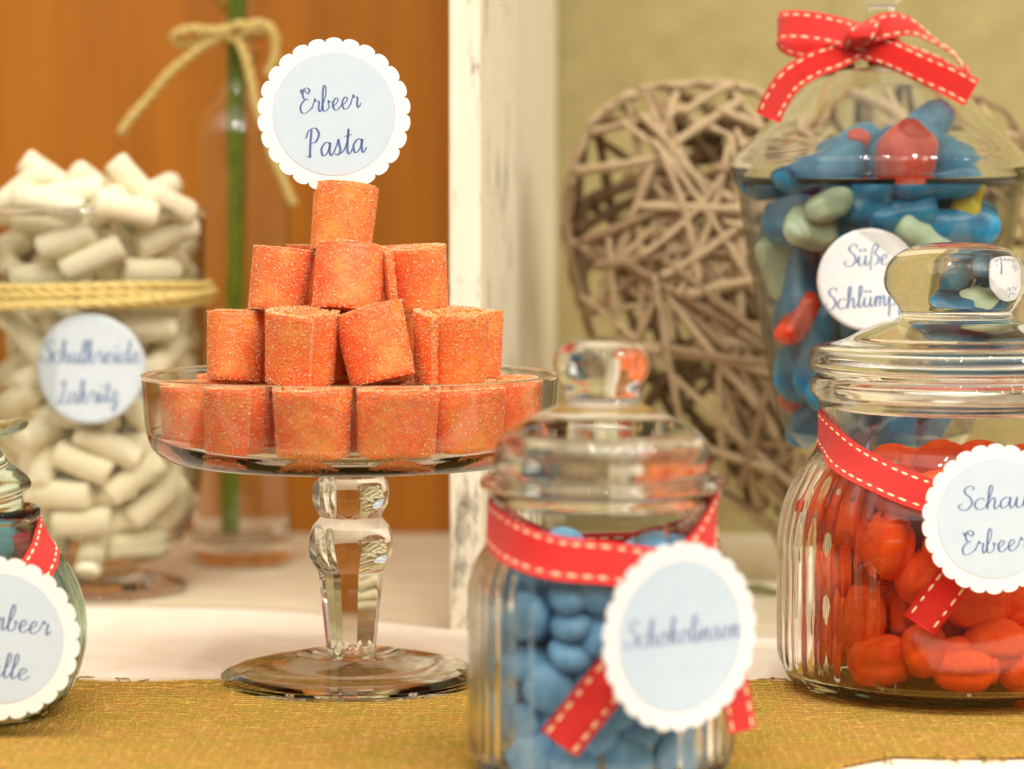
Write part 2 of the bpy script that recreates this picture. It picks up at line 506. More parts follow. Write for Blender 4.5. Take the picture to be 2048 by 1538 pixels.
# white cotton cloth lying across the table
def cloth_edge(x):
    far = 19.4 - 9.5 * (1 / (1 + math.exp(-(x + 6) / 3.0)))
    return (-27.4, far)
def cloth_z(x, y):
    return 0.05 + 0.05 * noise.noise(Vector((x * 0.12, y * 0.2, 0)))
o = link_mesh('cotton_cloth', grid_sheet(-60, 60, 0, 1, 120, 40, cloth_z, 'cloth', cloth_edge))
m = o.modifiers.new('thick', 'SOLIDIFY'); m.thickness = 0.0008; m.offset = 1
tag(o, 'thin white cotton cloth lying flat on the table under the cake stand', 'tablecloth')

# burlap runner
def bur_edge(x):
    far = -2.2 + 0.42 * math.sin(x * 0.22 + 1) + 0.12 * math.sin(x * 0.9) + 0.25 * noise.noise(Vector((x * 0.3, 3, 0))) - max(0, x - 2) * 0.06
    near = -22.5 + max(0, min(1, (x - 7) / 6)) * 5.6 + 0.2 * math.sin(x * 0.7)
    return (near, far)
def bur_z(x, y):
    z = 0.20 + 0.05 * noise.noise(Vector((x * 0.25, y * 0.3, 5)))
    far = bur_edge(x)[1]
    z += 0.28 * math.exp(-((y - far + 0.6) / 0.5) ** 2) * (0.5 + 0.5 * noise.noise(Vector((x * 0.2, 0, 1))))
    return z
bur = thing('burlap_runner', (0, 0, 0), 'ochre burlap runner lying along the front of the table', 'table runner')
o = link_mesh('woven_cloth', grid_sheet(-60, 60, 0, 1, 400, 110, bur_z, 'burlap', bur_edge), bur)
m = o.modifiers.new('thick', 'SOLIDIFY'); m.thickness = 0.0009; m.offset = 1
def gz_edge(x):
    f = bur_edge(x)[1]
    return (f - 0.1, f + 1.1 + 0.25 * math.sin(x * 0.35))
o = link_mesh('sheer_edging', grid_sheet(-60, 60, 0, 1, 300, 10, lambda x, y: 0.20 + 0.06 * noise.noise(Vector((x * 0.4, y, 9))), 'gauze', gz_edge), bur)

rnt = random.Random(5)
for q in range(60):   # loose jute threads sticking out of both cut edges
    x = rnt.uniform(-22, 22); near, far = bur_edge(x)
    y0_, sgn = (far, 1) if q % 3 else (near, -1)
    L = rnt.uniform(0.5, 1.5); b_ = rnt.uniform(-0.7, 0.7)
    v, f = tube([(x, y0_ - 0.15 * sgn, 0.30), (x + b_ * 0.3, y0_ + sgn * L * 0.4, 0.34), (x + b_ * 0.8, y0_ + sgn * L * 0.8, 0.27), (x + b_ * 1.3, y0_ + sgn * L, 0.2)], 0.035, 5)
    link_mesh('loose_thread', mesh_from(v, f, 'burlap'), bur)

# ------------------------------------------------------------------ lettering (single-stroke script drawn with a broad pen)
G = {
 'c': (0.85, [[(.75,.8),(.5,1.),(.15,.75),(.1,.3),(.4,0),(.75,.15),(.95,.4)]]),
 'a': (1.05, [[(.75,.85),(.45,1),(.1,.6),(.2,.05),(.55,.25),(.76,.97)],[(.76,.97),(.72,.3),(.85,0),(1.1,.35)]]),
 'e': (.8, [[(0,.3),(.35,.5),(.56,.82),(.36,1.),(.12,.6),(.2,.1),(.48,0),(.85,.38)]]),
 'r': (.82, [[(0,.3),(.2,.9),(.26,1.12),(.34,.9),(.62,.86),(.58,.3),(.7,0),(.92,.35)]]),
 'b': (.88, [[(0,.3),(.36,1.3),(.38,2.0),(.22,2.1),(.12,1.4),(.12,.2),(.35,0),(.65,.3),(.58,.85),(.72,.7),(.95,.7)]]),
 'n': (.92, [[(0,.4),(.13,.97),(.18,.8),(.15,0)],[(.15,.4),(.45,1.),(.6,.8),(.58,.2),(.7,0),(.95,.35)]]),
 'm': (1.22, [[(0,.4),(.12,.97),(.16,.8),(.14,0)],[(.14,.4),(.38,1),(.52,.8),(.5,0)],[(.5,.4),(.76,1),(.9,.8),(.88,.2),(1.,0),(1.25,.35)]]),
 'i': (.5, [[(0,.3),(.2,.97),(.17,.2),(.3,0),(.52,.35)],[(.24,1.42),(.3,1.5)]]),
 'l': (.5, [[(0,.3),(.36,1.4),(.36,2.05),(.2,2.),(.15,1.2),(.15,.2),(.3,0),(.52,.35)]]),
 'h': (.92, [[(0,.3),(.34,1.5),(.32,2.08),(.17,1.95),(.13,1.2),(.12,0)],[(.12,.4),(.45,1.),(.6,.75),(.57,.2),(.7,0),(.95,.35)]]),
 'k': (.86, [[(0,.3),(.34,1.5),(.3,2.08),(.15,1.9),(.12,0)],[(.12,.45),(.42,1),(.55,.8),(.2,.5),(.45,.35),(.6,0),(.88,.35)]]),
 'o': (.92, [[(.5,1),(.15,.75),(.12,.25),(.4,0),(.68,.35),(.62,.85),(.45,.98),(.58,.75),(.95,.8)]]),
 'u': (1.0, [[(0,.3),(.15,.97),(.12,.3),(.3,0),(.56,.3),(.68,.97)],[(.68,.97),(.65,.3),(.78,0),(1.02,.35)]]),
 's': (.78, [[(0,.25),(.22,.75),(.32,1.12),(.4,.75),(.48,.3),(.28,0),(.06,.12)],[(.3,.02),(.55,.12),(.8,.35)]]),
 't': (.62, [[(0,.3),(.3,1.1),(.34,1.8),(.27,1.1),(.25,.2),(.4,0),(.65,.35)],[(.02,1.28),(.6,1.38)]]),
 'z': (.78, [[(0,.7),(.2,1),(.5,.95),(.3,.5),(.1,.1),(.35,.12),(.5,-.3),(.3,-.8),(.08,-.6),(.45,0),(.8,.35)]]),
 'd': (1.05, [[(.7,.8),(.4,1),(.1,.6),(.2,.05),(.5,.2),(.72,.95),(.8,2.1)],[(.8,2.1),(.72,.3),(.85,0),(1.1,.35)]]),
 'p': (.9, [[(0,.4),(.15,1.),(.15,0),(.12,-1)],[(.14,.5),(.42,1),(.7,.7),(.6,.1),(.3,0),(.2,.1)],[(.5,.0),(.92,.35)]]),
 'f': (.62, [[(0,.3),(.36,1.5),(.36,2.05),(.2,1.9),(.15,.5),(.15,-.8),(.3,-.9),(.36,-.3),(.2,.08),(.65,.35)]]),
 'ß': (.85, [[(.1,-.5),(.15,1.2),(.38,2.05),(.65,1.75),(.42,1.15),(.72,.8),(.66,.2),(.35,0)]]),
 'E': (1.0, [[(.05,2.),(.12,1.72),(.2,1.65)],[(.2,1.85),(.5,2.1),(.8,1.9),(.7,1.6),(.5,1.75),(.3,2.0),(.22,1.55),(.35,1.2),(.62,1.15),(.3,1.02),(.02,.55),(.14,.06),(.5,.02),(.85,.25),(1.02,.45)]]),
 'P': (1.18, [[(.52,2.0),(.42,1.0),(.38,0)],[(.0,1.45),(.12,1.5),(.3,1.95),(.8,2.1),(1.08,1.65),(.85,1.12),(.5,1.05)],[(.15,.12),(.52,.16)]]),
 'S': (.98, [[(.85,1.75),(.9,2.0),(.62,2.12),(.3,1.85),(.38,1.45),(.7,1.1),(.86,.55),(.52,.02),(.1,.1),(-.05,.42),(.2,.6)]]),
 'L': (1.0, [[(.3,1.6),(.4,2.05),(.65,1.95),(.55,1.2),(.35,.4),(.05,.02),(.0,.2),(.3,.2),(.7,0),(1.02,.35)]]),
 'H': (1.2, [[(.1,1.7),(.35,2.1),(.34,1.),(.3,0)],[(1.0,2.1),(.9,1.),(.88,.1),(1.2,.35)],[(.1,1.0),(.6,1.15),(1.05,1.1)]]),
 'B': (1.05, [[(.36,2.0),(.3,1.),(.26,0)],[(.0,1.6),(.45,2.12),(.86,1.75),(.38,1.12),(.92,.75),(.75,.1),(.28,0),(.1,.2)]]),
}
def word_strokes(word):
    x = 0; out = []
    for ch in word:
        base = {'ü': 'u', 'ä': 'a'}.get(ch, ch)
        adv, st = G[base]
        for s in st: out.append([(x + a, b_) for a, b_ in s])
        if ch in 'üä':
            out.append([(x + .18, 1.42), (x + .26, 1.58)]); out.append([(x + .56, 1.42), (x + .64, 1.58)])
        x += adv
    return out, x

def lettering_mesh(lines, mat, pen=0.175, y=0.0, wmax=None, space=1.0):
    """lines: (text, cx, baseline z, x-height, total width or None, rot) in the card's own plane, facing -Y"""
    vs, fs = [], []
    for (text, cx, bz, xh, wid, rot) in lines:
        st, adv = word_strokes(text)
        sx_ = (wid / adv) if wid else xh
        ca, sa = math.cos(rot), math.sin(rot)
        for s in st:
            pts = catmull([(a * sx_ - adv * sx_ / 2 + b_ * xh * 0.10, b_ * xh) for a, b_ in s], 7)
            n = len(pts)
            for i, p in enumerate(pts):
                t = pts[min(i + 1, n - 1)] - pts[max(i - 1, 0)]
                L = np.hypot(*t) or 1; t = t / L
                w = pen * xh * (0.30 + 0.70 * abs(t[1]) ** 1.3 * (1.0 if t[1] < 0 else 0.55)) * 0.5
                if n <= 8 and abs(s[0][0] - s[-1][0]) < 0.3: w = pen * xh * 0.8
                nx, nz = -t[1] * w, t[0] * w
                for sg in (1, -1):
                    X, Z = p[0] + sg * nx, p[1] + sg * nz
                    vs.append((cx + X * ca - Z * sa, y, bz + X * sa + Z * ca))
                if i: 
                    b0 = len(vs) - 4
                    fs.append((b0, b0 + 1, b0 + 3, b0 + 2))
    return mesh_from(vs, fs, mat, smooth=False)

def disc_pts(r, n=96, scallops=0, amp=0.0):
    out = []
    for i in range(n):
        a = 2 * math.pi * i / n
        rr = r
        if scallops:
            u = (a * scallops / (2 * math.pi)) % 1.0
            rr = r - amp + amp * math.sqrt(max(0, 1 - (2 * u - 1) ** 2)) * 1.0
        out.append((rr * math.cos(a), rr * math.sin(a)))
    return out
def plate_mesh(pts, y0, y1, mat, holes=None):
    n = len(pts)
    vs = [(0, y0, 0)] + [(x, y0, z) for x, z in pts] + [(0, y1, 0)] + [(x, y1, z) for x, z in pts]
    fs = []
    for i in range(n):
        j = (i + 1) % n
        fs.append((0, 1 + i, 1 + j)); fs.append((n + 1, n + 2 + j, n + 2 + i))
        fs.append((1 + i, n + 2 + i, n + 2 + j, 1 + j))
    return mesh_from(vs, fs, mat, smooth=False)

def scalloped_tag(px, py, Y, rad, lines, label, rot=(0, 0, 0), name='paper_tag', inner=0.80, nsc=26):
    t = thing(name, at(px, py, Y), label, 'paper tag', 'scalloped paper tags with a pale blue centre', rot)
    link_mesh('card', plate_mesh(disc_pts(rad, nsc * 12, nsc, rad * 0.062), -0.03, 0.03, 'card'), t)
    link_mesh('printed_ring', plate_mesh(disc_pts(rad * inner, 96), -0.036, -0.031, 'print_ring'), t)
    link_mesh('printed_disc', plate_mesh(disc_pts(rad * (inner - 0.012), 96), -0.042, -0.037, 'print_blue'), t)
    link_mesh('lettering', lettering_mesh([(s, x * rad, z * rad, h * rad, w * rad if w else None, r_) for s, x, z, h, w, r_ in lines], 'ink', y=-0.048), t)
    return t
def round_label(px, py, Y, rad, lines, label, mat, rot=(0, 0, 0), yc=None, Rc=None, ink='ink_soft'):
    """a sticker that bends round the jar of radius Rc"""
    t = thing('round_sticker', at(px, py, Y), label, 'sticker', None, rot)
    a = link_mesh('paper_disc', plate_mesh(disc_pts(rad, 96), -0.01, 0.01, mat), t)
    b_ = link_mesh('lettering', lettering_mesh([(s, x * rad, z * rad, h * rad, w * rad if w else None, r_) for s, x, z, h, w, r_ in lines], ink, pen=0.2, y=-0.018), t)
    if Rc:
        # subdivide disc in rings so that it can bend
        rings = [i / 12 for i in range(1, 13)]
        vs = [(0, -0.01, 0)]; fs = []
        for rr in rings:
            for x, z in disc_pts(rad * rr, 72): vs.append((x, -0.01, z))
        for i in range(72): fs.append((0, 1 + i, 1 + (i + 1) % 72))
        for q in range(11):
            for i in range(72):
                j = (i + 1) % 72
                fs.append((1 + q * 72 + i, 1 + (q + 1) * 72 + i, 1 + (q + 1) * 72 + j, 1 + q * 72 + j))
        a.data = mesh_from(vs, fs, mat)
        for ob in (a, b_):
            for v in ob.data.vertices:
                u = v.co.x; v.co.y += Rc - math.sqrt(max(0.01, Rc * Rc - u * u))
            ob.data.update()
        s = a.modifiers.new('thick', 'SOLIDIFY'); s.thickness = 0.0001; s.offset = -1
    return t

# ------------------------------------------------------------------ ribbons
def resample(pts, step):
    pts = [np.array(p, float) for p in pts]
    L = [0]
    for a, b_ in zip(pts[:-1], pts[1:]): L.append(L[-1] + np.linalg.norm(b_ - a))
    n = max(2, int(L[-1] / step))
    out = []; j = 0
    for i in range(n + 1):
        s = L[-1] * i / n
        while j < len(L) - 2 and L[j + 1] < s: j += 1
        u = (s - L[j]) / max(1e-9, L[j + 1] - L[j])
        out.append(pts[j] * (1 - u) + pts[j + 1] * u)
    return out, L[-1]

def strip(parent, ctrl, wid, name='ribbon_band', wdir=None, loop_surface=None, step=0.08, notch=0.0, stitch=True, up=(0, 0, 1), k=10, phase=0.0):
    """ctrl: list of (x,y,z[,wx,wy,wz]); a flat band of width wid following it, with stitching along both edges"""
    dat = catmull(ctrl, k)
    has_w = len(ctrl[0]) == 6
    arr, L = resample(dat, step)
    P = [Vector(a[:3]) for a in arr]
    n = len(P)
    T = [(P[min(i + 1, n - 1)] - P[max(i - 1, 0)]).normalized() for i in range(n)]
    W = []
    for i in range(n):
        w = Vector(arr[i][3:6]) if has_w else Vector(up)
        w = (w - T[i] * w.dot(T[i])).normalized()
        W.append(w)
    N = [T[i].cross(W[i]).normalized() for i in range(n)]
    th = 0.022
    vs, fs, uvs = [], [], []
    cols = [-0.5, -0.25, 0, 0.25, 0.5]
    nc = len(cols)
    for side in (1, -1):
        for i in range(n):
            for c in cols:
                e_ = 0.0
                if notch and i == n - 1: e_ = notch * (abs(c) * 2 - 0.5)
                vs.append(P[i] + W[i] * (c * wid) + N[i] * (th * side) + T[i] * e_)
                uvs.append((i * L / n, c))
    for side in range(2):
        o_ = side * n * nc
        for i in range(n - 1):
            for c in range(nc - 1):
                q = (o_ + i * nc + c, o_ + i * nc + c + 1, o_ + (i + 1) * nc + c + 1, o_ + (i + 1) * nc + c)
                fs.append(q if side else tuple(reversed(q)))
    m_ = n * nc
    for i in range(n - 1):
        for c in (0, nc - 1):
            fs.append((i * nc + c, (i + 1) * nc + c, m_ + (i + 1) * nc + c, m_ + i * nc + c))
    for i in (0, n - 1):
        for c in range(nc - 1):
            fs.append((i * nc + c, i * nc + c + 1, m_ + i * nc + c + 1, m_ + i * nc + c))
    me = mesh_from(vs, fs, 'ribbon')
    uvl = me.uv_layers.new(name='UVMap')
    for lp in me.loops: uvl.data[lp.index].uv = uvs[lp.vertex_index]
    o_ = link_mesh(name, me, parent)
    if stitch:
        dl, gap = 0.30, 0.20
        s = gap * 0.5 + phase
        while s + dl < L:
            i0, i1 = int(s / L * (n - 1)), max(int(s / L * (n - 1)) + 2, int((s + dl) / L * (n - 1)))
            i1 = min(i1, n - 1)
            for c in (-0.36, 0.36):
                sv, sf = [], []
                for i in range(i0, i1 + 1):
                    u = (i - i0) / max(1, i1 - i0)
                    hw = 0.045 * math.sqrt(max(0.15, 1 - (2 * u - 1) ** 4))
                    for a, lift in ((-1, th * 0.9), (0, th + 0.035), (1, th * 0.9)):
                        sv.append(P[i] + W[i] * (c * wid + a * hw) - N[i] * lift)
                    for a, lift in ((-1, th * 0.9), (0, th + 0.035), (1, th * 0.9)):
                        sv.append(P[i] + W[i] * (c * wid + a * hw) + N[i] * lift)
                for i in range(i1 - i0):
                    for a in (0, 1, 3, 4):
                        sf.append((i * 6 + a, i * 6 + a + 1, (i + 1) * 6 + a + 1, (i + 1) * 6 + a))
                link_mesh('stitch', mesh_from(sv, sf, 'stitch'), o_)
            s += dl + gap
    return o_

def interp(prof, z):
    """outer radius of a profile (list of (r,z) rising) at height z"""
    if z <= prof[0][1]: return prof[0][0]
    for (r0, z0), (r1, z1) in zip(prof[:-1], prof[1:]):
        if z0 <= z <= z1: return r0 + (r1 - r0) * (z - z0) / max(1e-6, z1 - z0)
    return prof[-1][0]

# ------------------------------------------------------------------ ribbed jar with plug lid and round knob
def ribbed(amp, nribs, z0, z1, plain=0.55):
    def mod(ph, r, z, k):
        s = abs(math.sin(ph))
        f = min(1, max(0, (s - plain) / 0.12)); f = f * f * (3 - 2 * f)
        fz = min(1, max(0, (z - z0) / 0.5)) * min(1, max(0, (z1 - z) / 0.6))
        return r + amp * f * fz * (math.cos(ph * nribs))
    return mod

def make_jar(name, label, loc, outer, thick, floor_t, lid_prof, knob_z, amp, nribs, rib_z, seg=320, glass='glass_wavy'):
    """outer: (r,z) control points rising from (0,0)"""
    t = thing(name, loc, label, 'glass jar')
    op = [(max(0, p[0]), p[1]) for p in catmull(outer, 6)]
    op[0] = (0, op[0][1])
    nout = len(op)
    inner = []
    for r, z in reversed(op[1:]):
        rr = r - thick; zz = z
        if rr < 0.05: continue
        inner.append((rr, max(z, floor_t)))
    # drop inner points that fall onto the floor
    ip = []
    for r, z in inner:
        if z <= floor_t + 1e-4:
            ip.append((min(r, ip[-1][0] - 0.15) if ip else r, floor_t)); break
        ip.append((r, z))
    ip.append((0, floor_t))
    rmax_z = op[-1][1]
    prof = op + [(op[-1][0] - thick * 0.5, rmax_z + thick * 0.35)] + ip
    md = ribbed(amp, nribs, *rib_z)
    v, f = lathe(prof, seg, lambda ph, r, z, k: md(ph, r, z, k) if k < nout else r)
    body = mesh_from(v, f, glass)
    body.materials.append(M['thin'])
    for p_ in body.polygons:
        c_ = p_.center
        if abs(c_.x) < 0.56 * math.hypot(c_.x, c_.y) and floor_t + 0.15 < c_.z < rib_z[1] + 0.9 and math.hypot(c_.x, c_.y) > 1.0: p_.material_index = 1
    link_mesh('body', body, t)
    lid = link_mesh('lid', mesh_from(*lathe([(max(0, p[0]), p[1]) for p in lid_prof], 128), glass), t)
    return t, op, ip

# ---- red foam strawberry jar
RJ_Y = -3.5; RJ = at(1905, 1375, RJ_Y); RJx = RJ.x
def zr(py): return Zat(py, RJ_Y)
s_r = ppc(RJ_Y)
r_outer = [(0, 0.18), (4.5, 0.14), (5.6, 0.10), (6.35, 0.38), (6.72, 1.1), (6.8, 2.2), (6.8, 4.6), (6.78, 6.1), (6.5, 7.4), (5.95, 8.5), (5.35, 9.3), (5.2, 9.8), (5.2, 10.6), (5.28, 11.15), (5.55, 11.5), (5.62, 11.8), (5.5, 12.1)]
lid_r = [(0, 10.9), (4.5, 10.9), (4.85, 11.1), (4.9, 12.2)] + [tuple(p) for p in catmull([(5.3, 12.24), (5.62, 12.45), (5.68, 12.85), (5.5, 13.25), (5.0, 13.45), (4.3, 13.6), (3.6, 13.95), (2.9, 14.25), (2.35, 14.4), (2.12, 14.6), (2.35, 15.0), (2.72, 15.5), (2.8, 16.0), (2.6, 16.6), (2.05, 17.05), (1.2, 17.3), (0, 17.38)], 5)]
lid_r = lid_r[:4] + lid_r[4:]
jar_red, red_op, red_ip = make_jar('candy_jar', 'tall ribbed glass jar at right, filled with orange red foam sweets', (RJx, RJ_Y, 0.22), r_outer, 0.30, 0.75, lid_r, 0, 0.055, 46, (0.9, 8.9))

# ---- blue lentil jar
BJ_Y = -19.5; BJ = at(1203, 1500, BJ_Y); BJx = BJ.x
b_outer = [(0, 0.15), (3.0, 0.12), (3.7, 0.08), (4.15, 0.35), (4.34, 0.9), (4.36, 1.8), (4.36, 4.0), (4.36, 5.9), (4.28, 6.6), (4.08, 7.15), (3.8, 7.6), (3.66, 8.0), (3.64, 8.6), (3.66, 9.1), (3.8, 9.38), (3.98, 9.52), (4.0, 9.68), (3.9, 9.82)]
lid_b = [(0, 8.9), (3.0, 8.9), (3.3, 9.05), (3.34, 9.87)] + [tuple(p) for p in catmull([(3.42, 9.92), (3.54, 10.15), (3.55, 10.6), (3.35, 11.1), (2.9, 11.5), (2.3, 11.8), (1.85, 12.0), (1.42, 12.2), (1.22, 12.42), (1.3, 12.8), (1.54, 13.3), (1.58, 13.65), (1.4, 14.05), (0.9, 14.32), (0, 14.42)], 5)]
jar_blue, blue_op, blue_ip = make_jar('candy_jar', 'small ribbed glass jar filled with blue chocolate lentils, nearest to the viewer', (BJx, BJ_Y, 0.22), b_outer, 0.24, 0.6, lid_b, 0, 0.045, 40, (0.7, 7.8))

def on_jar(px, py, Xc, Yc, rad):
    """point on a vertical cylinder of radius rad round Xc,Yc, seen at px,py"""
    Y = Yc - rad
    for _ in range(6):
        p = at(px, py, Y)
        dx = max(-rad * 0.999, min(rad * 0.999, p.x - Xc))
        Y = Yc - math.sqrt(rad * rad - dx * dx)
    q = at(px, py, Y)
    q.x = max(Xc - rad, min(Xc + rad, q.x))
    return q

def neck_loop(parent, Xc, Yc, zb, op, pts, wid, gap=0.05, step=0.08):
    """pts: (azimuth deg, height) round the jar; the band keeps on the glass"""
    ctrl = []
    for i, (az, z) in enumerate(pts):
        d = wid * 0.42
        ru, rd, rc = interp_up(op, z + d), interp_up(op, z - d), interp_up(op, z)
        rr = max(rc, 0.5 * (ru + rd)) + gap
        a = R(az); q = Vector((ru - rd, 2 * d)).normalized()
        ctrl.append((Xc + rr * math.sin(a), Yc - rr * math.cos(a), zb + z, q.x * math.sin(a), -q.x * math.cos(a), q.y))
    return strip(parent, ctrl, wid, 'neck_band', step=step)
def interp_up(op, z):
    best = 0
    for (r0, z0), (r1, z1) in zip(op[:-1], op[1:]):
        if min(z0, z1) <= z <= max(z0, z1) + 1e-6 and abs(z1 - z0) > 1e-5:
            best = max(best, r0 + (r1 - r0) * (z - z0) / (z1 - z0))
    return best or op[-1][0]

rb = thing('ribbon', (0, 0, 0), 'red ribbon with cream stitching tied round the neck of the blue lentil jar', 'ribbon', 'red stitched ribbons on the jars')
zb_ = 0.22
hb = lambda py: Zat(py, BJ_Y) - zb_
neck_loop(rb, BJx, BJ_Y, zb_, [(r, z) for r, z in blue_op], [(-200, 6.9), (-160, 6.9), (-125, 7.7), (-98, 8.38), (-78, 8.30), (-50, 7.95), (-25, 7.62), (0, 7.5), (25, 7.25), (38, 7.25), (55, 7.7), (75, 8.45), (92, 8.75), (120, 7.7), (160, 6.9)], 1.42)
R_t = 4.36 + 0.28
c = [on_jar(1330, 1215, BJx, BJ_Y, R_t + .25), on_jar(1270, 1300, BJx, BJ_Y, R_t + .15), on_jar(1200, 1385, BJx, BJ_Y, R_t + .1), on_jar(1118, 1488, BJx, BJ_Y, R_t)]
strip(rb, [tuple(p) + (0.8, 0, -0.6) for p in c], 1.4, 'ribbon_tail', phase=0.05)
c = [on_jar(1400, 1200, BJx, BJ_Y, R_t + .2), on_jar(1440, 1290, BJx, BJ_Y, R_t + .2), on_jar(1470, 1380, BJx, BJ_Y, R_t + 0.25), on_jar(1476, 1462, BJx, BJ_Y, R_t + .35)]
c[-1].x = c[-2].x + 0.25
strip(rb, [tuple(p) + (1, 0.4, 0) for p in c], 1.0, 'ribbon_tail')

rr_ = thing('ribbon', (0, 0, 0), 'red ribbon with cream stitching tied round the neck of the red foam sweet jar', 'ribbon', 'red stitched ribbons on the jars')
neck_loop(rr_, RJx, RJ_Y, 0.22, red_op, [(-210, 7.6), (-170, 7.7), (-130, 9.0), (-100, 10.1), (-78, 9.95), (-58, 9.35), (-38, 8.75), (-18, 8.15), (5, 7.7), (22, 7.6), (40, 8.1), (60, 9.0), (85, 9.8), (120, 9.0), (150, 7.7)], 1.35)
R_t = 6.8 + 0.25
c = [on_jar(1985, 1040, RJx, RJ_Y, R_t + .4), on_jar(1945, 1105, RJx, RJ_Y, R_t + .3), on_jar(1895, 1175, RJx, RJ_Y, R_t + .25), on_jar(1838, 1250, RJx, RJ_Y, R_t + .1)]
strip(rr_, [tuple(p) + (0.82, 0, -0.57) for p in c], 1.35, 'ribbon_tail', phase=0.1)

# ---- tags on the two jars
scalloped_tag(1361, 1273, BJ_Y - 5.3, 2.95, [('Schokolinsen', 0.03, -0.07, 0.135, 1.5, 0.0)], 'scalloped white paper tag hanging on the small jar of blue lentils', (0, 0, R(33)))
scalloped_tag(1990, 1038, RJ_Y - 7.65, 2.72, [('Schaum', 0.10, 0.14, 0.15, 1.2, R(2)), ('Erbeer', 0.0, -0.44, 0.15, 0.9, R(4))], 'scalloped white paper tag hanging on the jar of red foam sweets', (0, 0, R(8)))

# ------------------------------------------------------------------ candies
def superell(a, b, c, e1=1.0, e2=1.0, nu=28, nv=18, fn=None):
    vs, fs = [], []
    pw = lambda x, e_: math.copysign(abs(x) ** e_, x)
    vs.append((0, 0, -c))
    for j in range(1, nv):
        v = -math.pi / 2 + math.pi * j / nv
        for i in range(nu):
            u = 2 * math.pi * i / nu
            p = Vector((a * pw(math.cos(v), e1) * pw(math.cos(u), e2), b * pw(math.cos(v), e1) * pw(math.sin(u), e2), c * pw(math.sin(v), e1)))
            if fn: p = fn(p, u, v)
            vs.append(p)
    vs.append((0, 0, c))
    for i in range(nu):
        k2 = (i + 1) % nu
        fs.append((0, 1 + k2, 1 + i))
        for j in range(nv - 2):
            fs.append((1 + j * nu + i, 1 + j * nu + k2, 1 + (j + 1) * nu + k2, 1 + (j + 1) * nu + i))
        fs.append((1 + (nv - 2) * nu + i, 1 + (nv - 2) * nu + k2, len(vs) - 1))
    return vs, fs

def foam_mesh(seed):
    rnd = random.Random(seed)
    off = rnd.uniform(0, 50)
    def fn(p, u, v):
        # long axis x; a collar near one end, flattened back and shallow lengthwise creases
        t = p.x / 1.5
        ang = math.atan2(p.z, p.y)
        env = max(0, 1 - (t / 0.95) ** 4)
        r_ = 1 - 0.13 * env * abs(math.cos(2.5 * ang + seed)) ** 6
        r_ -= 0.10 * math.exp(-((t - 0.66) / 0.07) ** 2) - 0.02 * math.exp(-((t - 0.8) / 0.06) ** 2)
        q = Vector((p.x * 0.91, p.y * r_ * 1.03, p.z * r_ * 1.05))
        q += q.normalized() * 0.04 * noise.noise(q * 1.6 + Vector((off, 0, 0)))
        return q
    return mesh_from(*superell(1.5, 1.06, 1.0, 0.82, 0.9, 60, 34, fn), 'foam')
foam_meshes = [foam_mesh(i) for i in range(5)]
def lentil_mesh(seed):
    off = seed * 7.3
    def fn(p, u, v):
        return p + p.normalized() * 0.02 * noise.noise(p * 1.5 + Vector((off, 0, 0)))
    return mesh_from(*superell(0.84, 0.84, 0.50 + 0.03 * (seed % 3), 0.95, 1, 30, 18, fn), 'lentil')
lentil_meshes = [lentil_mesh(i) for i in range(4)]
def chalk_mesh(seed, L=1.6, r_=0.66):
    rnd = random.Random(seed)
    prof = [(0, -L)] + [(r_ * f, z) for f, z in ((0.35, -L + .0), (0.7, -L + .015), (0.86, -L + .05), (0.96, -L + .13), (1, -L + .28))] + [(r_, -L / 2), (r_ * 1.01, 0), (r_, L / 2)] + [(r_ * f, z) for f, z in ((1, L - .28), (0.96, L - .13), (0.86, L - .05), (0.7, L - .015), (0.35, L))] + [(0, L)]
    off = rnd.uniform(0, 90)
    vs, fs = lathe(prof, 28)
    out = []
    for v in vs:
        p = Vector(v); n_ = noise.noise(Vector((p.x, p.y, p.z * 0.6)) * 1.1 + Vector((off, 0, 0)))
        out.append((p.x * (1 + 0.06 * n_) + 0.05 * math.sin(p.z * 0.9 + off), p.y * (1 + 0.05 * n_), p.z + 0.03 * n_))
    return mesh_from(out, fs, 'chalk')
chalk_meshes = [chalk_mesh(i, L=1.45 + 0.12 * (i % 4)) for i in range(6)]

def candy(name, me, p, rot, label, cat, group, sc=1.0):
    o_ = link_mesh(name, me)
    o_.location = p
    if isinstance(rot, Matrix): o_.rotation_euler = rot.to_euler()
    else: o_.rotation_euler = rot
    if sc != 1.0: o_.scale = (sc, sc, sc)
    return tag(o_, label, cat, group)

def fill(points, n, dmin, sampler, tries=6000):
    out = []
    allp = [Vector(p) for p in points]
    for _ in range(tries):
        if len(out) >= n: break
        p = sampler()
        if all((p - q).length > dmin for q in allp):
            allp.append(p); out.append(p)
    return out

def axis_rot(ang_deg, yaw=0.0, roll=0.0):
    """object's long X axis laid at ang_deg in the picture plane, turned by yaw away from it"""
    return (Matrix.Rotation(R(-ang_deg), 3, 'Y') @ Matrix.Rotation(R(yaw), 3, 'Z') @ Matrix.Rotation(R(roll), 3, 'X'))
def up_rot(ang_deg, yaw=0.0):
    """the same for an object whose long axis is Z"""
    return axis_rot(ang_deg, yaw) @ Matrix.Rotation(R(90), 3, 'Y')

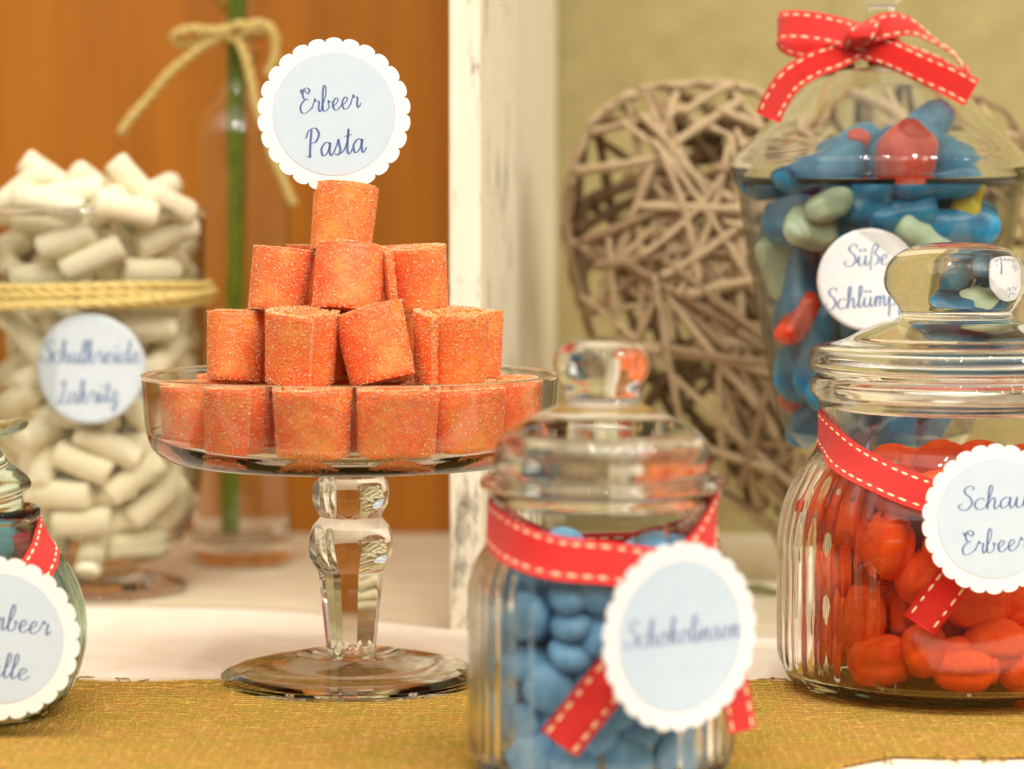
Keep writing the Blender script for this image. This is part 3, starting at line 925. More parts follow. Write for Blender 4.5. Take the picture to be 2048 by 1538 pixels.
# red foam sweets: (px, py, picture angle, yaw, scale, extra depth, where)
RI = 6.8 - 0.30 - 0.12
foam_list = [
 (1715, 1045, 70, 30, .80, .5, 'small foam sweet half hidden under the ribbon, upper left of its jar'),
 (1775, 1092, 82, 10, 1.0, .0, 'largest upright red foam sweet in the upper left of its jar'),
 (1668, 1146, 80, 40, .88, .1, 'upright foam sweet behind the glass ribs, level with the tag bottom'),
 (1722, 1235, 88, 10, .98, .0, 'upright foam sweet halfway down the left of the jar'),
 (1850, 1300, 80, 60, .90, .0, 'foam sweet directly below the end of the ribbon tail'),
 (1764, 1362, 6, 10, 1.0, .0, 'lying foam sweet second from left on the jar floor'),
 (1930, 1386, 2, 0, 1.03, .0, 'lying oval foam sweet at the middle of the jar floor'),
 (1992, 1288, -4, 20, .98, .2, 'foam sweet below the tag, resting on the floor pieces'),
 (2052, 1390, 30, 10, .98, .3, 'foam sweet on the jar floor cut by the right picture edge'),
 (1611, 1352, 88, 20, .84, .2, 'upright foam sweet at far left of the jar floor, behind ribs'),
 (1665, 1362, 85, 60, .75, 1.4, 'narrow foam sweet wedged low between two floor pieces at left'),
 (1846, 1150, 40, 30, .95, .8, 'foam sweet between the ribbon tail and the tag edge'),
 (1955, 1206, 0, 10, 1.0, .6, 'foam sweet lying crosswise just under the tag'),
 (2048, 1200, 15, 10, 1.0, .8, 'foam sweet right of the tag bottom, cut by the picture edge'),
 (1690, 1085, 60, 40, .85, 1.3, 'foam sweet deep behind the upright one at upper left'),
 (1806, 985, 10, 40, .95, .9, 'top foam sweet just under the sloping ribbon'),
 (1738, 990, 75, 50, .85, 1.3, 'foam sweet under the left end of the ribbon'),
 (1650, 1260, 80, 40, .90, .5, 'foam sweet behind the ribs left of the halfway piece'),
 (1905, 1095, 20, 30, .95, .9, 'foam sweet half covered by the tag at its lower left'),
 (1700, 948, 10, 20, .8, 1.2, 'uppermost foam sweet at the left, behind the ribbon on the shoulder'),
 (1795, 932, -8, 10, .85, 2.0, 'foam sweet lying on top of the heap above the sloping ribbon'),
 (1880, 925, 12, 30, .85, 2.4, 'foam sweet lying on top of the heap above the tag'),
 (1965, 925, -5, 10, .85, 2.2, 'foam sweet on top of the heap right above the tag edge'),
 (2045, 935, 10, 10, .85, 1.8, 'foam sweet on top of the heap at the right picture edge'),
 (1880, 990, 0, 20, 1.0, .8, 'foam sweet covered by the tag at its left edge'),
]
GF = 'orange red foam sweets in the large ribbed jar'
placed = []
for i, (px, py, an, yaw, sc, ex, lab) in enumerate(foam_list):
    rad = RI - 1.02 * sc - ex
    p = on_jar(px, py, RJx, RJ_Y, rad)
    p.z = max(p.z, 0.22 + 0.75 + (1.02 if an < 45 else 1.35) * sc)
    placed.append(p)
    candy('foam_sweet', foam_meshes[i % 5], p, axis_rot(an, yaw, i * 37), lab, 'sweet', GF, sc * 0.92)
def samp_red():
    a = random.uniform(0, 2 * math.pi); z = random.uniform(0.22 + 1.75, 8.3)
    side_ = abs(math.sin(a)) > 0.80 or math.cos(a) < 0
    r_ = math.sqrt(random.uniform(0.3, 1)) * (RI - (0.95 if side_ else 2.3))
    lim = interp_up(red_op, z) - (1.3 if side_ else 2.5)
    r_ = min(r_, lim)
    return Vector((RJx + r_ * math.sin(a), RJ_Y - r_ * math.cos(a), z))
def samp_floor():
    a = random.uniform(0, 2 * math.pi); r_ = math.sqrt(random.random()) * (RI - 1.1)
    if math.cos(a) > 0.3: r_ = min(r_, RI - 2.2)
    return Vector((RJx + r_ * math.sin(a), RJ_Y - r_ * math.cos(a), 0.22 + 0.75 + 0.84))
low = fill(placed, 26, 1.75, samp_floor, 3000)
for i, p in enumerate(low):
    candy('foam_sweet', foam_meshes[i % 5], p, Euler((random.uniform(0, 6), 0, random.uniform(0, 6))), 'foam sweet lying on the jar floor behind the front pieces', 'sweet', GF, 0.8)
for i, p in enumerate(fill(placed + low, 75, 1.7, samp_red, 14000)):
    candy('foam_sweet', foam_meshes[i % 5], p, Euler((random.uniform(0, 6), random.uniform(0, 6), random.uniform(0, 6))), 'foam sweet deep inside the pile of the red foam jar', 'sweet', GF, 0.8)

# blue lentils: (px, py, angle of long side, facing 0..1, extra, label)
BI = 4.36 - 0.24 - 0.06
lent = [
 (1063, 1127, -10, .5, .1, 'blue lentil at upper left, first below the ribbon'), (1057, 1232, 82, .9, .0, 'large upright blue lentil at left, face to the glass'),
 (1141, 1190, 20, .35, .0, 'blue lentil tilted up to the right, below the ribbon'), (1145, 1248, 12, .25, .0, 'edge-on blue lentil third below the ribbon'),
 (1141, 1306, -10, .3, .0, 'edge-on blue lentil sloping down right at mid height'), (1205, 1182, 70, .9, .1, 'round faced lentil just left of the tag top'),
 (1200, 1275, 42, .3, .1, 'steeply tilted blue lentil touching the tag edge'), (1059, 1326, 4, .3, .1, 'flat lying blue lentil under the large upright one'),
 (1099, 1376, 60, .95, .0, 'round faced blue lentil at mid height left of the ribbon tail'), (1036, 1380, 80, .5, .2, 'blue lentil behind the ribs left of the round faced one'),
 (1050, 1448, 75, .8, .0, 'blue lentil left of the ribbon tail end'), (1068, 1510, 60, .95, .0, 'blue lentil at the bottom edge left of the tail end'),
 (1150, 1528, 10, .9, .0, 'blue lentil at the bottom edge below the tail end'), (1256, 1520, 10, .9, .0, 'blue lentil at the bottom edge below the tag'),
 (1350, 1510, 80, .9, .0, 'blue lentil at the bottom edge right below the tag'), (1276, 1460, 5, .3, .1, 'flat blue lentil just under the tag edge'),
 (1236, 1420, 50, .6, .3, 'shaded blue lentil between tail and tag'), (1196, 1468, 20, .4, .1, 'blue lentil right of the ribbon tail end'),
 (988, 1465, 85, .7, .2, 'blue lentil low behind the left ribs'), (1148, 1137, 0, .25, .2, 'flat blue lentil touching the ribbon from below'),
 (1310, 1096, 5, .2, .3, 'flat top blue lentil above the tag between the bands'), (1000, 1180, 80, .5, .3, 'blue lentil high behind the left ribs'),
 (990, 1290, 85, .6, .2, 'blue lentil halfway up behind the left ribs'), (1010, 1540, 80, .6, .2, 'blue lentil at the bottom left corner of its jar'),
 (1000, 1380, 85, .5, .4, 'blue lentil deep behind the lower left ribs'), (1420, 1460, 80, .6, .2, 'blue lentil low behind the right ribs'),
 (1418, 1530, 60, .8, .2, 'blue lentil at the bottom edge behind the right ribs'), (1212, 1226, 10, .4, .5, 'small visible part of lentil left of the tag'),
 (1180, 1350, 30, .6, .5, 'shaded lentil behind the top of the ribbon tail'), (1112, 1440, 20, .6, .5, 'shaded lentil behind the ribbon tail'),
]
GL = 'blue chocolate lentils in the small ribbed jar'
placed = []
for i, (px, py, an, fc, ex, lab) in enumerate(lent):
    tilt = (1 - fc) * 90
    rad = BI - (0.5 + 0.35 * (1 - fc)) - ex
    p = on_jar(px, py, BJx, BJ_Y, rad)
    placed.append(p)
    az = math.asin(max(-1, min(1, (p.x - BJx) / rad))) if an > 60 else 0
    mtx = Matrix.Rotation(az * 0.8, 3, 'Z') @ Matrix.Rotation(R(-an), 3, 'Y') @ Matrix.Rotation(R(90 - tilt * 0.85), 3, 'X')
    candy('blue_lentil', lentil_meshes[i % 4], p, mtx, lab, 'sweet', GL, 0.86 if fc < .9 else 0.95)
def samp_blue():
    a = random.uniform(-2.6, 2.6); z = random.uniform(2.4, 7.5)
    lim = interp_up(blue_op, z) - 0.24 - 0.78
    r_ = (lim - (0.75 if math.cos(a) > 0.62 else 0.0)) * math.sqrt(random.uniform(0.3, 1))
    return Vector((BJx + r_ * math.sin(a), BJ_Y - r_ * math.cos(a), z))
for i, p in enumerate(fill(placed, 150, 1.0, samp_blue, 14000)):
    candy('blue_lentil', lentil_meshes[i % 4], p, Euler((random.uniform(0, 6), random.uniform(0, 6), random.uniform(0, 6))), 'blue lentil inside the pile behind the front layer of its jar', 'sweet', GL)

# ------------------------------------------------------------------ glass vase with chalk candies
VY = 25.5; VX = at(197, 1180, VY).x
zv = lambda py: Zat(py, VY)
sv_ = ppc(VY)
vase = thing('glass_vase', (VX, VY, 0.0), 'wide footed glass vase at left filled with white chalk sweets', 'glass vase')
ztop = zv(416)
outer_v = [(0, 0), (3.9, 0), (4.38, 0.06), (4.45, 0.25), (4.2, 0.42), (3.2, 0.62), (2.2, 0.95), (1.75, 1.25)]
body_v = [tuple(p) for p in catmull([(1.9, 1.45), (3.2, 1.6), (4.0, 2.2), (4.7, 3.6), (5.2, 5.6), (5.4, 8.5), (5.42, 12), (5.42, 16), (5.45, ztop)], 6)]
inner_v = [(5.36, ztop + 0.03)] + [(r_ - 0.2, z + 0.02) for r_, z in reversed(body_v[1:])] + [(1.4, 1.9), (0, 1.85)]
vm = mesh_from(*lathe(outer_v + body_v + inner_v, 128), 'glass_old')
vm.materials.append(M['thin'])
for p_ in vm.polygons:
    if 2.6 < p_.center.z < ztop - 0.45: p_.material_index = 1
link_mesh('bowl', vm, vase)
GM = 'white chalk sweets in the footed vase'
chalk_list = [
 (50, 374, 38, 0, .0, 'chalk sweet sloping up right at the left of the heap above the rim'), (142, 388, 12, 10, -.6, 'thick chalk sweet lying on the heap left of middle above the rim'),
 (228, 400, 20, 70, -.3, 'end-on chalk sweet in the middle of the heap above the rim'), (277, 376, -50, 0, .2, 'chalk sweet leaning steeply down right, highest on the heap'),
 (336, 406, -24, 10, .1, 'chalk sweet at the right end of the heap above the rim'), (12, 412, 20, 20, .6, 'chalk sweet at the left rim of the heap cut by the picture edge'), (192, 372, -35, 30, 1.0, 'chalk sweet half hidden at the back in the middle of the heap'), (250, 418, -10, 10, -.8, 'chalk sweet lying low on the rim in front of the leaning one'), (100, 408, -15, 0, -.9, 'chalk sweet lying low on the rim at left of middle'), (310, 385, 15, 40, 1.4, 'chalk sweet behind the leaning one on the heap'),
 (95, 352, -40, 20, 1.2, 'chalk sweet crossing behind the left of the heap'),
 (35, 485, 60, 70, .0, 'end-on chalk sweet at the left below the rim'), (133, 480, 22, 0, .0, 'large chalk sweet sloping up right just below the rim'),
 (185, 520, 27, 0, -.1, 'chalk sweet sloping up right just above the twine, middle'), (332, 472, 20, 0, -.1, 'chalk sweet sloping up right below the rim at right'),
 (398, 486, 30, 70, .2, 'end-on chalk sweet at the far right above the twine'), (300, 543, -4, 0, .1, 'flat chalk sweet just above the twine at right'),
 (85, 553, 10, 30, .2, 'chalk sweet touching the twine from above at left'), (372, 535, 10, 40, .2, 'chalk sweet behind the twine at the right edge'),
 (10, 545, -60, 10, .2, 'steep chalk sweet cut by the left picture edge above the twine'), (52, 672, -45, 0, .0, 'chalk sweet sloping down right above left of the round sticker'),
 (15, 735, 30, 20, .2, 'chalk sweet left of the sticker cut by the picture edge'), (32, 800, 24, 0, .0, 'chalk sweet sloping up right at lower left of the sticker'),
 (92, 862, 30, 60, .0, 'nearly end-on chalk sweet below left of the sticker'), (292, 655, 0, 0, .0, 'flat chalk sweet right above the sticker'),
 (328, 716, 42, 30, .0, 'short chalk sweet sloping up right, right of the sticker'), (216, 890, -28, 0, -.1, 'chalk sweet sloping down right below the sticker'),
 (300, 850, -50, 0, .2, 'chalk sweet right below the sticker edge'), (165, 925, -24, 0, .0, 'shorter chalk sweet parallel under the sloping one'),
 (118, 988, 0, 0, -.1, 'flat chalk sweet beside the lid of the round jar'), (88, 928, 85, 40, .1, 'upright chalk sweet between sloping sweets below the sticker'),
 (270, 955, 36, 0, -.1, 'chalk sweet sloping up right below the cake plate edge, upper of three'), (313, 998, 37, 0, .0, 'chalk sweet sloping up right, middle of three under the cake plate'),
 (352, 1030, 42, 0, .2, 'chalk sweet sloping up right, lowest of three near the vase edge'), (164, 1043, 2, 0, -.1, 'flat chalk sweet low in the vase on two end pieces'),
 (188, 1092, 80, 30, .1, 'upright chalk sweet low in the middle of the vase bottom'), (105, 1090, 75, 30, .2, 'upright chalk sweet low at the left of the vase bottom'),
 (272, 1088, 2, 10, .1, 'flat chalk sweet low at the right of the vase bottom'), (20, 880, -30, 10, .3, 'chalk sweet behind the round jar lid'),
 (370, 640, 75, 20, .2, 'upright chalk sweet at the right vase edge under the twine'), (378, 720, -60, 10, .2, 'chalk sweet near the right vase edge above the cake plate'),
 (360, 800, 40, 20, .3, 'chalk sweet seen through the cake plate rim'), (330, 880, -20, 10, .5, 'chalk sweet behind the lower left cake plate rim'),
 (225, 610, 10, 10, .2, 'chalk sweet behind the twine, middle'), (60, 615, 5, 20, .3, 'chalk sweet behind the twine at left'),
 (300, 605, 0, 30, .3, 'chalk sweet behind the twine at right'), (20, 960, 60, 10, .4, 'chalk sweet behind the neck of the round jar'),
]
placed = []
for i, (px, py, an, yaw, ex, lab) in enumerate(chalk_list):
    if py < 410:
        p = at(px, py, VY - 3.0 + ex * 1.5)
    else:
        zz = Zat(py, VY)
        lim = max(1.6, interp_up(body_v, zz) - 0.2)
        rad = lim - 0.72 - ex - (0.65 * abs(math.sin(R(yaw)))) - 0.25 * abs(math.cos(R(an)))
        p = on_jar(px, py, VX, VY, max(1.0, rad))
    placed.append(p)
    az = math.asin(max(-1, min(1, (p.x - VX) / 5.2)))
    mtx = Matrix.Rotation(az * 0.75 * abs(math.cos(R(an))), 3, 'Z') @ up_rot(an, yaw)
    candy('chalk_sweet', chalk_meshes[i % 6], p, mtx, lab, 'sweet', GM)
def samp_v():
    a = random.uniform(0, 2 * math.pi); z = random.uniform(2.9, 18.6)
    lim = interp_up(body_v, z) - 0.2 - 0.95
    if z > 17: lim *= 0.7
    if math.cos(a) > 0.35: lim -= 0.7
    r_ = lim * math.sqrt(random.uniform(0.15, 1))
    return Vector((VX + r_ * math.sin(a), VY - r_ * math.cos(a), z))
for i, p in enumerate(fill(placed, 150, 1.4, samp_v, 12000)):
    candy('chalk_sweet', chalk_meshes[i % 6], p, Euler((random.uniform(0, 6), random.uniform(0, 6), random.uniform(0, 6))), 'chalk sweet in the pile behind the front layer of the vase', 'sweet', GM, 0.92)

# sticker on the vase
round_label(178, 738, VY - 5.6, 2.63, [('Schulkreide', 0, 0.10, 0.2, 1.80, 0), ('Lakritz', -0.03, -0.62, 0.2, 1.14, R(2))], 'round pale blue paper sticker on the front of the chalk sweet vase', 'print_pale', (0, 0, R(-2)), Rc=5.5)

# twine
def rope_obj(parent, ctrl, rad, twist=1.3, closed=False, k=10, name='strand', mat='rope', n_str=3, frays=False):
    path, L = resample(catmull(ctrl, k, closed) + ([catmull(ctrl, k, closed)[0]] if closed else []), rad * 0.9)
    P = [Vector(p) for p in path]; n = len(P)
    nrm = None; frames = []
    for i in range(n):
        t = (P[min(i + 1, n - 1)] - P[max(i - 1, 0)]).normalized()
        if nrm is None: nrm = t.orthogonal().normalized()
        nrm = (nrm - t * nrm.dot(t)).normalized()
        frames.append((nrm.copy(), t.cross(nrm)))
    for s in range(n_str):
        pts = []
        for i in range(n):
            a = 2 * math.pi * (s / n_str + i * L / n / (rad * 2 * math.pi * twist))
            pts.append(P[i] + (frames[i][0] * math.cos(a) + frames[i][1] * math.sin(a)) * rad * 0.52)
        v, f = tube(pts, lambda u: rad * 0.56 * (1 + 0.1 * noise.noise(Vector((u * L * 2, s * 9, 0)))), 7)
        link_mesh(name, mesh_from(v, f, mat), parent)
tw = thing('jute_twine', (VX, VY, zv(590)), 'pale jute twine wound several times round the chalk sweet vase', 'twine')
for q, (za, zb2, rr2) in enumerate(((568, 568, 5.62), (584, 584, 5.66), (602, 600, 5.62), (614, 586, 5.84))):
    ring = []
    for i in range(16):
        a = 2 * math.pi * i / 16
        zc = (zv(za) + (zv(zb2) - zv(za)) * (0.5 + 0.5 * math.sin(a))) - zv(590)
        ring.append((rr2 * math.sin(a), -rr2 * math.cos(a), zc + 0.06 * math.sin(3 * a + q)))
    rope_obj(tw, ring, 0.21, closed=True, twist=1.7)

# ------------------------------------------------------------------ bottle vase with stem and string bow
OY = 36.0; OX = at(484, 1100, OY).x
bot = thing('glass_bottle', (OX, OY, 0.0), 'tall clear glass bottle vase in front of the orange panel', 'bottle vase')
zo = lambda py: Zat(py, OY)
ob = [(0, 0), (2.3, 0), (2.58, 0.1), (2.66, 0.4)] + [tuple(p) for p in catmull([(2.67, 0.8), (2.67, 8), (2.67, 16), (2.67, zo(300)), (2.5, zo(250)), (1.9, zo(215)), (1.25, zo(188)), (1.0, zo(160)), (0.95, zo(100)), (0.95, zo(20)), (1.0, zo(-40)), (1.2, zo(-50)), (1.22, zo(-64))], 5)]
ib = [(r_ - 0.2, z) for r_, z in reversed(ob[5:])]
ib = ib + [(2.4, 1.4), (2.0, 1.1), (0, 1.0)]
link_mesh('bottle_body', mesh_from(*lathe(ob + ib, 96), 'glass_old'), bot)
stem = thing('flower_stem', (OX - 0.3, OY, 1.2), 'straight green flower stem standing in the bottle vase', 'flower stem')
pts = [(-0.35, 0.2, 0.1), (-0.25, 0.1, 6), (0.0, 0.1, 12), (0.1, 0, 18), (0.15, 0, 24), (0.3, 0, 31)]
v, f = tube(catmull(pts, 8), lambda u: 0.50 + 0.04 * math.sin(u * 9) + 0.10 * math.exp(-((u - 0.46) / 0.012) ** 2), 12)
link_mesh('stalk', mesh_from(v, f, 'stem_green'), stem)
for (zz, a) in ((24.5, 0.6), (27.5, 3.4)):
    lv = []
    for i in range(9):
        u = i / 8
        lv.append((0.15 + math.cos(a) * u * 1.6, math.sin(a) * u * 1.2, zz + u * 2.6 - u * u))
    vs, fs = [], []
    for i, p in enumerate(lv):
        w = 0.35 * math.sin(math.pi * min(1, (i + .5) / 9))
        vs += [(p[0] - w * math.sin(a), p[1] + w * math.cos(a), p[2]), (p[0], p[1], p[2] - 0.06), (p[0] + w * math.sin(a), p[1] - w * math.cos(a), p[2])]
        if i: b0 = 3 * i; fs += [(b0 - 3, b0 - 2, b0 + 1, b0), (b0 - 2, b0 - 1, b0 + 2, b0 + 1)]
    lo = link_mesh('leaf', mesh_from(vs, fs, 'leaf'), stem)
    mm = lo.modifiers.new('thick', 'SOLIDIFY'); mm.thickness = 0.0004
bowt = thing('string_bow', (0, 0, 0), 'pale jute string tied in a loose bow round the bottle neck', 'string bow')
def o3(px, py, dy): return tuple(at(px, py, OY + dy))
ring = [(OX + 1.22 * math.sin(2 * math.pi * i / 10), OY - 1.22 * math.cos(2 * math.pi * i / 10), zo(72) + 0.15 * math.sin(2 * math.pi * i / 10)) for i in range(10)]
rope_obj(bowt, ring, 0.22, closed=True)
ring2 = [(x, y_, z + 0.42) for x, y_, z in ring]
rope_obj(bowt, ring2, 0.22, closed=True)
rope_obj(bowt, [o3(470, 62, -1.6), o3(430, 78, -1.8), o3(385, 108, -1.9), o3(335, 150, -1.9), o3(298, 195, -1.8), o3(262, 235, -1.8), o3(240, 268, -1.7)], 0.25)
rope_obj(bowt, [o3(472, 70, -1.6), o3(488, 105, -1.9), o3(502, 160, -2), o3(515, 220, -2), o3(535, 290, -1.9), o3(560, 345, -1.9), o3(588, 412, -1.8)], 0.26)
rope_obj(bowt, [o3(475, 60, -1.6), o3(430, 62, -2.0), o3(380, 58, -2.2), o3(346, 72, -1.8), o3(362, 88, -1.5), o3(410, 80, -1.5), o3(470, 66, -1.5)], 0.25)
rope_obj(bowt, [o3(478, 58, -1.6), o3(515, 46, -1.9), o3(545, 60, -2.0), o3(552, 95, -1.9), o3(545, 130, -1.9), o3(532, 150, -1.8)], 0.26)
rope_obj(bowt, [o3(470, 75, -1.7), o3(500, 60, -2.2), o3(490, 50, -2.3), o3(465, 52, -2.1), o3(455, 72, -1.8), o3(480, 84, -1.7)], 0.24)

# ------------------------------------------------------------------ cake stand
CY = -2.0; CX = at(703, 1355, CY).x
zc = lambda py: Zat(py, CY)
ppcC = ppc(CY)
st = thing('cake_stand', (CX, CY, 0.25), 'clear glass cake stand with a shallow dish and a faceted stem', 'cake stand')
Z0 = 0.25
rimz = zc(748) - Z0; botz = zc(925) - Z0
rim = 8.2
dish_out = [tuple(p) for p in catmull([(1.2, botz + 0.0), (3.5, botz + 0.02), (6.2, botz + 0.05), (7.05, botz + 0.16), (7.62, botz + 0.5), (7.92, botz + 1.0), (8.06, botz + 2.0), (8.16, rimz - 0.12), (8.2, rimz)], 6)]
dish_in = [(8.12, rimz + 0.04)] + [tuple(p) for p in catmull([(8.04, rimz), (8.0, rimz - 0.3), (7.9, botz + 2.0), (7.76, botz + 1.15), (7.4, botz + 0.72), (6.85, botz + 0.5), (6.2, botz + 0.46), (4.5, botz + 0.46), (0.02, botz + 0.46)], 6)][:-1] + [(0, botz + 0.46)]
dm_ = mesh_from(*lathe([(0, botz)] + dish_out + dish_in, 160), 'glass')
dm_.materials.append(M['thin_light'])
for p_ in dm_.polygons:
    if botz + 1.3 < p_.center.z < rimz - 0.15: p_.material_index = 1
link_mesh('dish', dm_, st)
s_ = lambda px: px / ppcC
stem_prof = []
def SP(r_px, py, fac): stem_prof.append((s_(r_px), zc(py) - Z0, fac))
gapz = botz - 0.012
stem_pts = [(66, 937, 0), (67, 948, 0), (64, 953, 0.2), (72, 960, .4), (77, 975, .6), (78, 990, .7), (75, 1008, .7), (66, 1024, .5), (61, 1032, 0), (66, 1038, 0), (78, 1052, .2), (84, 1072, .4), (86, 1090, .6), (82, 1112, .8), (72, 1130, 1), (67, 1137, 1), (65, 1142, 1), (58, 1210, 1), (51, 1280, 1), (50, 1290, 1), (50, 1294, 0), (50, 1312, 0), (54, 1318, 0), (70, 1323, 0), (110, 1330, 0), (170, 1339, 0), (225, 1347, 0), (252, 1352, 0), (262, 1356, 0)]
prof = [(0, gapz, 0), (s_(66), gapz, 0)] + [(s_(r_), min(gapz - 0.05, zc(py) - Z0), f) for r_, py, f in stem_pts[1:]]
zlast = prof[-1][1]
prof[-1] = (prof[-1][0], 0.28, 0); prof[-2] = (prof[-2][0], 0.42, 0); prof[-3] = (prof[-3][0], 0.62, 0); prof[-4] = (prof[-4][0], 0.86, 0); prof[-5] = (prof[-5][0], 1.08, 0)
prof += [(s_(264), 0.16, 0), (s_(260), 0.03, 0), (s_(250), 0.0, 0), (s_(236), 0.05, 0), (s_(222), 0.16, 0), (s_(168), 0.36, 0), (s_(110), 0.58, 0), (s_(70), 0.80, 0), (s_(40), 0.92, 0), (0, 0.96, 0)]
prof = prof[::-1]
NS = 160
facs = [p[2] for p in prof]
def stem_mod(ph, r_, z, k_):
    f = facs[k_]
    if not f: return r_
    seg_ = 2 * math.pi / 8; a = (ph + seg_ / 2 + 0.12) % seg_ - seg_ / 2
    return r_ * (1 - f + f * math.cos(seg_ / 2) / math.cos(a) * 1.03)
v, f = lathe([(p[0], p[1]) for p in prof], NS, stem_mod)
sme = mesh_from(v, f, 'glass')
so = link_mesh('faceted_stem', sme, st)
try: sme.set_sharp_from_angle(angle=R(24))
except Exception: pass

# ------------------------------------------------------------------ sugared strawberry rolls
def roll_meshes(seed, ro=1.42, H=2.7, flap=0.0, start=0.0, t=0.27, fl_ang=0.9):
    rnd = random.Random(seed)
    pitch_ = t + 0.07
    r0 = 0.22
    turns = (ro - t / 2 - r0) / pitch_
    th_end = turns * 2 * math.pi
    pts = []; th = 0.0
    while th < th_end:
        r_ = r0 + pitch_ * th / (2 * math.pi)
        u = (th_end - th)
        if u < fl_ang and flap: r_ += flap * ((fl_ang - u) / fl_ang) ** 1.8
        a = th - th_end + start
        wob = 1 + 0.045 * math.sin(2 * a + seed) + 0.02 * math.sin(3 * a + 2 * seed)
        pts.append((r_ * math.sin(a) * wob, -r_ * math.cos(a) * wob))
        th += 0.10 / max(0.3, r_)
    n = len(pts)
    nz = 26
    nrm = []
    for i in range(n):
        a, b_ = pts[max(0, i - 1)], pts[min(n - 1, i + 1)]
        tx, ty = b_[0] - a[0], b_[1] - a[1]; L = math.hypot(tx, ty)
        nrm.append((ty / L, -tx / L))
    vs, fs = [], []
    # closed cross-section ring per station: outer side up, then inner side down
    lean = rnd.uniform(-0.05, 0.05)
    def station(i):
        out = []
        (x, y_), (nx, ny) = pts[i], nrm[i]
        zs = 0.05 * math.sin(i * 0.11 + seed) + 0.04 * noise.noise(Vector((i * 0.15, seed, 0)))
        for side in (1, -1):
            rng = range(nz + 1) if side == 1 else range(nz, -1, -1)
            for j in rng:
                z = H * j / nz
                hh = t / 2
                edge = min(j, nz - j)
                if edge == 0: hh *= 0.72
                hh += 0.022 * (rnd.random() - 0.5) + 0.05 * noise.noise(Vector((i * 0.35, j * 0.5, seed * 3 + side)))*0.4
                z += (0.03 * (rnd.random() - 0.5)) + zs * (j / nz) * 1.4 - zs * 0.3
                tp = 1 + 0.085 * (j / nz - 0.5) - 0.02 * (2 * j / nz - 1) ** 4
                out.append(((x + nx * hh * side) * tp, (y_ + ny * hh * side) * tp, z))
        return out
    m_ = 2 * (nz + 1)
    for i in range(n): vs += station(i)
    for i in range(n - 1):
        for j in range(m_):
            k2 = (j + 1) % m_
            fs.append((i * m_ + j, i * m_ + k2, (i + 1) * m_ + k2, (i + 1) * m_ + j))
    for i in (0, n - 1):
        for j in range(nz):
            a, b_, c_, d = i * m_ + j, i * m_ + j + 1, i * m_ + m_ - 2 - j, i * m_ + m_ - 1 - j
            fs.append((a, b_, c_, d) if i else (d, c_, b_, a))
    me = mesh_from(vs, fs, 'roll')
    # sugar crystals on the outer turn, on both cut faces and the flap end
    sv, sf = [], []
    def crystal(p, s):
        p = (p[0] * (1 + 0.085 * (p[2] / H - 0.5)), p[1] * (1 + 0.085 * (p[2] / H - 0.5)), p[2])
        ax = [Vector((rnd.gauss(0, 1), rnd.gauss(0, 1), rnd.gauss(0, 1))).normalized() for _ in range(1)][0]
        b1 = ax.orthogonal().normalized(); b2 = ax.cross(b1)
        b0 = len(sv)
        for d in (ax * rnd.uniform(.8, 1.3), -ax * rnd.uniform(.8, 1.2), b1, -b1, b2 * rnd.uniform(.7, 1.2), -b2):
            sv.append(Vector(p) + d * s)
        for q in ((0, 2, 4), (0, 4, 3), (0, 3, 5), (0, 5, 2), (1, 4, 2), (1, 3, 4), (1, 5, 3), (1, 2, 5)):
            sf.append(tuple(b0 + w for w in q))
    start_i = 0
    # stations of the last turn
    last = [i for i in range(n) if i > n - int(2 * math.pi * ro / 0.10) - 4]
    for _ in range(3900):
        i = rnd.choice(last); (x, y_), (nx, ny) = pts[i], nrm[i]
        z = rnd.uniform(0, H)
        h = t / 2 - 0.002
        k2 = min(n - 1, i + 1); u = rnd.random()
        x = x * (1 - u) + pts[k2][0] * u; y_ = y_ * (1 - u) + pts[k2][1] * u
        crystal((x + nx * h, y_ + ny * h, z), rnd.uniform(0.018, 0.032) if rnd.random() < .8 else rnd.uniform(.03, .044))
    for _ in range(1500):
        i = int(math.sqrt(rnd.random()) * (n - 1)); (x, y_), (nx, ny) = pts[i], nrm[i]
        h = rnd.uniform(-t / 2, t / 2)
        zs = 0.05 * math.sin(i * 0.11 + seed)
        crystal((x + nx * h, y_ + ny * h, (H + zs * 1.1 + 0.01) if rnd.random() < .8 else -0.0), rnd.uniform(0.02, 0.046))
    if flap:
        (x, y_), (nx, ny) = pts[-1], nrm[-1]
        for _ in range(160):
            h = rnd.uniform(-t / 2, t / 2)
            crystal((x + nx * h, y_ + ny * h, rnd.uniform(0, H)), rnd.uniform(0.02, 0.042))
        for _ in range(300):   # inner face of the loose end
            i = n - 1 - int(rnd.random() * 7); (x, y_), (nx, ny) = pts[i], nrm[i]
            crystal((x - nx * t / 2, y_ - ny * t / 2, rnd.uniform(0, H)), rnd.uniform(0.018, 0.035))
    sm = mesh_from(sv, sf, 'sugar', smooth=False)
    return me, sm
RV = {
 'plain': roll_meshes(1, 1.45, 2.72, 0.0, 0),
 'plain2': roll_meshes(2, 1.60, 2.75, 0.0, 0),
 'small': roll_meshes(3, 1.26, 2.66, 0.0, 0),
 'small2': roll_meshes(8, 1.30, 2.6, 0.0, 0),
 'flap_r': roll_meshes(4, 1.44, 2.7, 0.34, 0, fl_ang=0.8),
 'flap_big': roll_meshes(5, 1.28, 2.66, 0.55, 0, fl_ang=1.1),
 'wide': roll_meshes(6, 1.72, 2.7, 0.0, 0),
}
RAD = {'plain': 1.45, 'plain2': 1.6, 'small': 1.26, 'small2': 1.3, 'flap_r': 1.6, 'flap_big': 1.9, 'wide': 1.72}
GR = 'sugared strawberry rolls stacked on the cake stand'
FLOOR = Z0 + botz + 0.50
